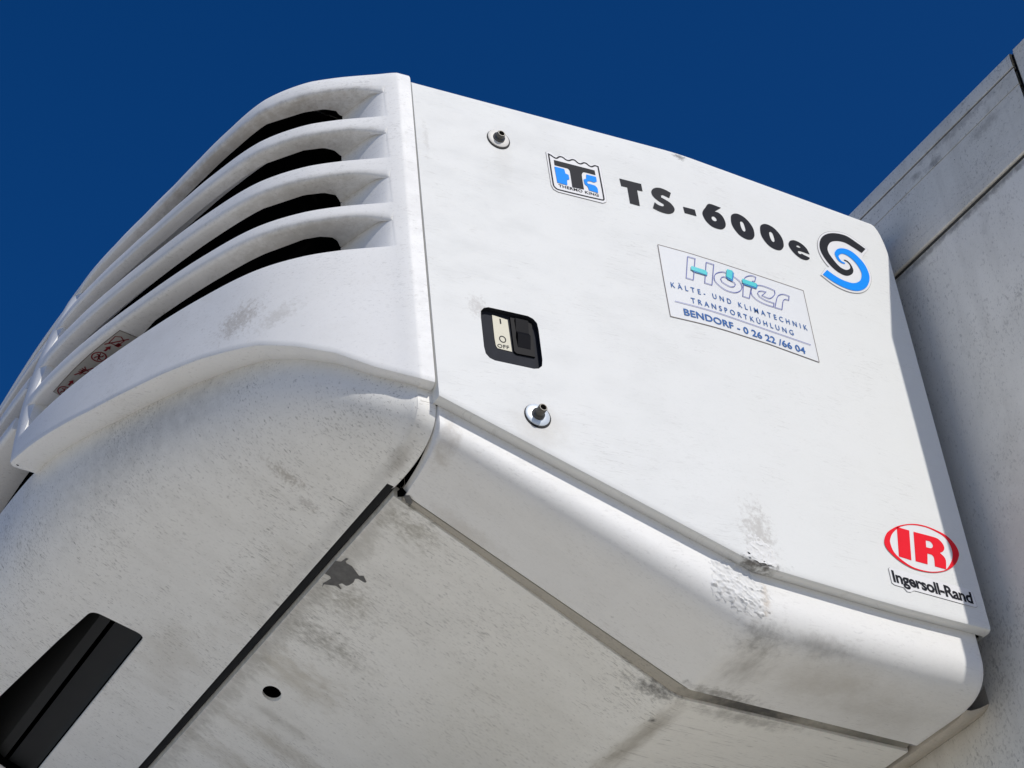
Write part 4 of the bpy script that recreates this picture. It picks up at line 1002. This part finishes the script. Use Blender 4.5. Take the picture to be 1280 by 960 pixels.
# ------------------------------------------------------------------ truck box
trk = thing('delivery_truck', 'truck with a dirty grey box wall and roof rail behind the white refrigeration unit', 'truck', (-1.1, 0, -3.25))
BX0, BX1, BXS, YW = -2.64, .510, .3460, .020          # box edges, inner edge of its corner post, plane of the front wall
def strip(name, prof, x0, x1, mat, sm=30):
    bm = bmesh.new(); quadgrid(bm, [[Vector((x, YW + y, z)) for x in (x0, -1.2, -.3, x1)] for y, z in prof])
    bmesh.ops.recalc_face_normals(bm, faces=bm.faces[:])
    return obj(name, bm, mat, trk, smooth=sm)
def bevelled(name, lo, hi, rad, mat, parent, seg=2):
    bm = bmesh.new(); box(bm, lo, hi)
    bmesh.ops.recalc_face_normals(bm, faces=bm.faces[:])
    if rad: bmesh.ops.bevel(bm, geom=bm.edges[:], offset=rad, segments=seg, affect='EDGES')
    return obj(name, bm, mat, parent, smooth=50)
strip('front_wall', [(0, z) for z in (-1.5, -.5, 0, .3, .6, .6685)] + [(.012, .6685)], BX0, BXS, M['wall'])
strip('roof_rail', [(.012, .6691), (.010, .6691), (.010, .6736), (-.0035, .6746), (-.0055, .6767), (-.0055, .6973), (-.0045, .6990), (-.0045, .8061), (-.0005, .8065), (-.0005, .8078), (-.0045, .8082), (-.0045, .8452), (.0005, .8459), (.0005, .8486), (-.0050, .8493), (-.0050, .8750), (-.0030, .8810), (.002, .8831), (.08, .8846)], BX0, BXS - .002, M['rail'])
for z0_, z1_, y0_ in ((.6689, .6733, -.0012), (.8459, .8486, -.0035), (.8066, .8077, -.0030)):  # dark joint strips, also painting in the shadow lines of the rail grooves
    bevelled('seam_shade_strip', (BX0, YW + y0_, z0_), (BXS - .0025, YW + .006, z1_), 0, M['seamshade'], trk)
bevelled('corner_seal', (BXS - .003, YW + .003, -1.5), (BXS + .006, YW + .02, .881), 0, M['rubber'], trk)
bevelled('corner_post', (BXS + .004, YW - .004, -1.5), (BX1, YW + .05, .885), .004, M['rail'], trk)
bevelled('body_shell', (BX0 + .01, YW + .021, -1.5), (BX1 - .006, 5.0, .878), 0, M['wall'], trk)

# the cab below the unit: its roof is out of frame but throws the sunlight back up at the underside
cab = bevelled('cab', (-2.22, -2.45, -2.75), (-.03, -.16, -.63), .16, M['cab'], trk, 6)
bm = bmesh.new(); quadgrid(bm, [[Vector((x, -2.456, z)) for x in (-2.04, -.21)] for z in (-1.75, -.95)]); obj('windscreen', bm, M['gloss_black'], cab)
bm = bmesh.new(); quadgrid(bm, [[Vector((-.024, y, z)) for y in (-2.15, -1.25)] for z in (-1.75, -1.0)]); obj('side_window', bm, M['gloss_black'], cab)

# ------------------------------------------------------------------ ground
bm = bmesh.new()
S_ = [-900, -200, -60, -20, -8, -3, 0, 3, 8, 20, 60, 200, 900]
quadgrid(bm, [[Vector((x, y, -3.25)) for x in S_] for y in S_])
g = NG('concrete_yard'); f = g.noise(g.obj, .7, 5.0); f2 = g.noise(g.obj, 40, 4.0)
g.put(g.b.inputs['Base Color'], g.mix(f2, g.mix(f, (.47, .44, .37), (.55, .51, .43)), (.51, .475, .40))); g.b.inputs['Roughness'].default_value = .9
gr = obj('ground', bm, g.m); gr['kind'] = 'structure'
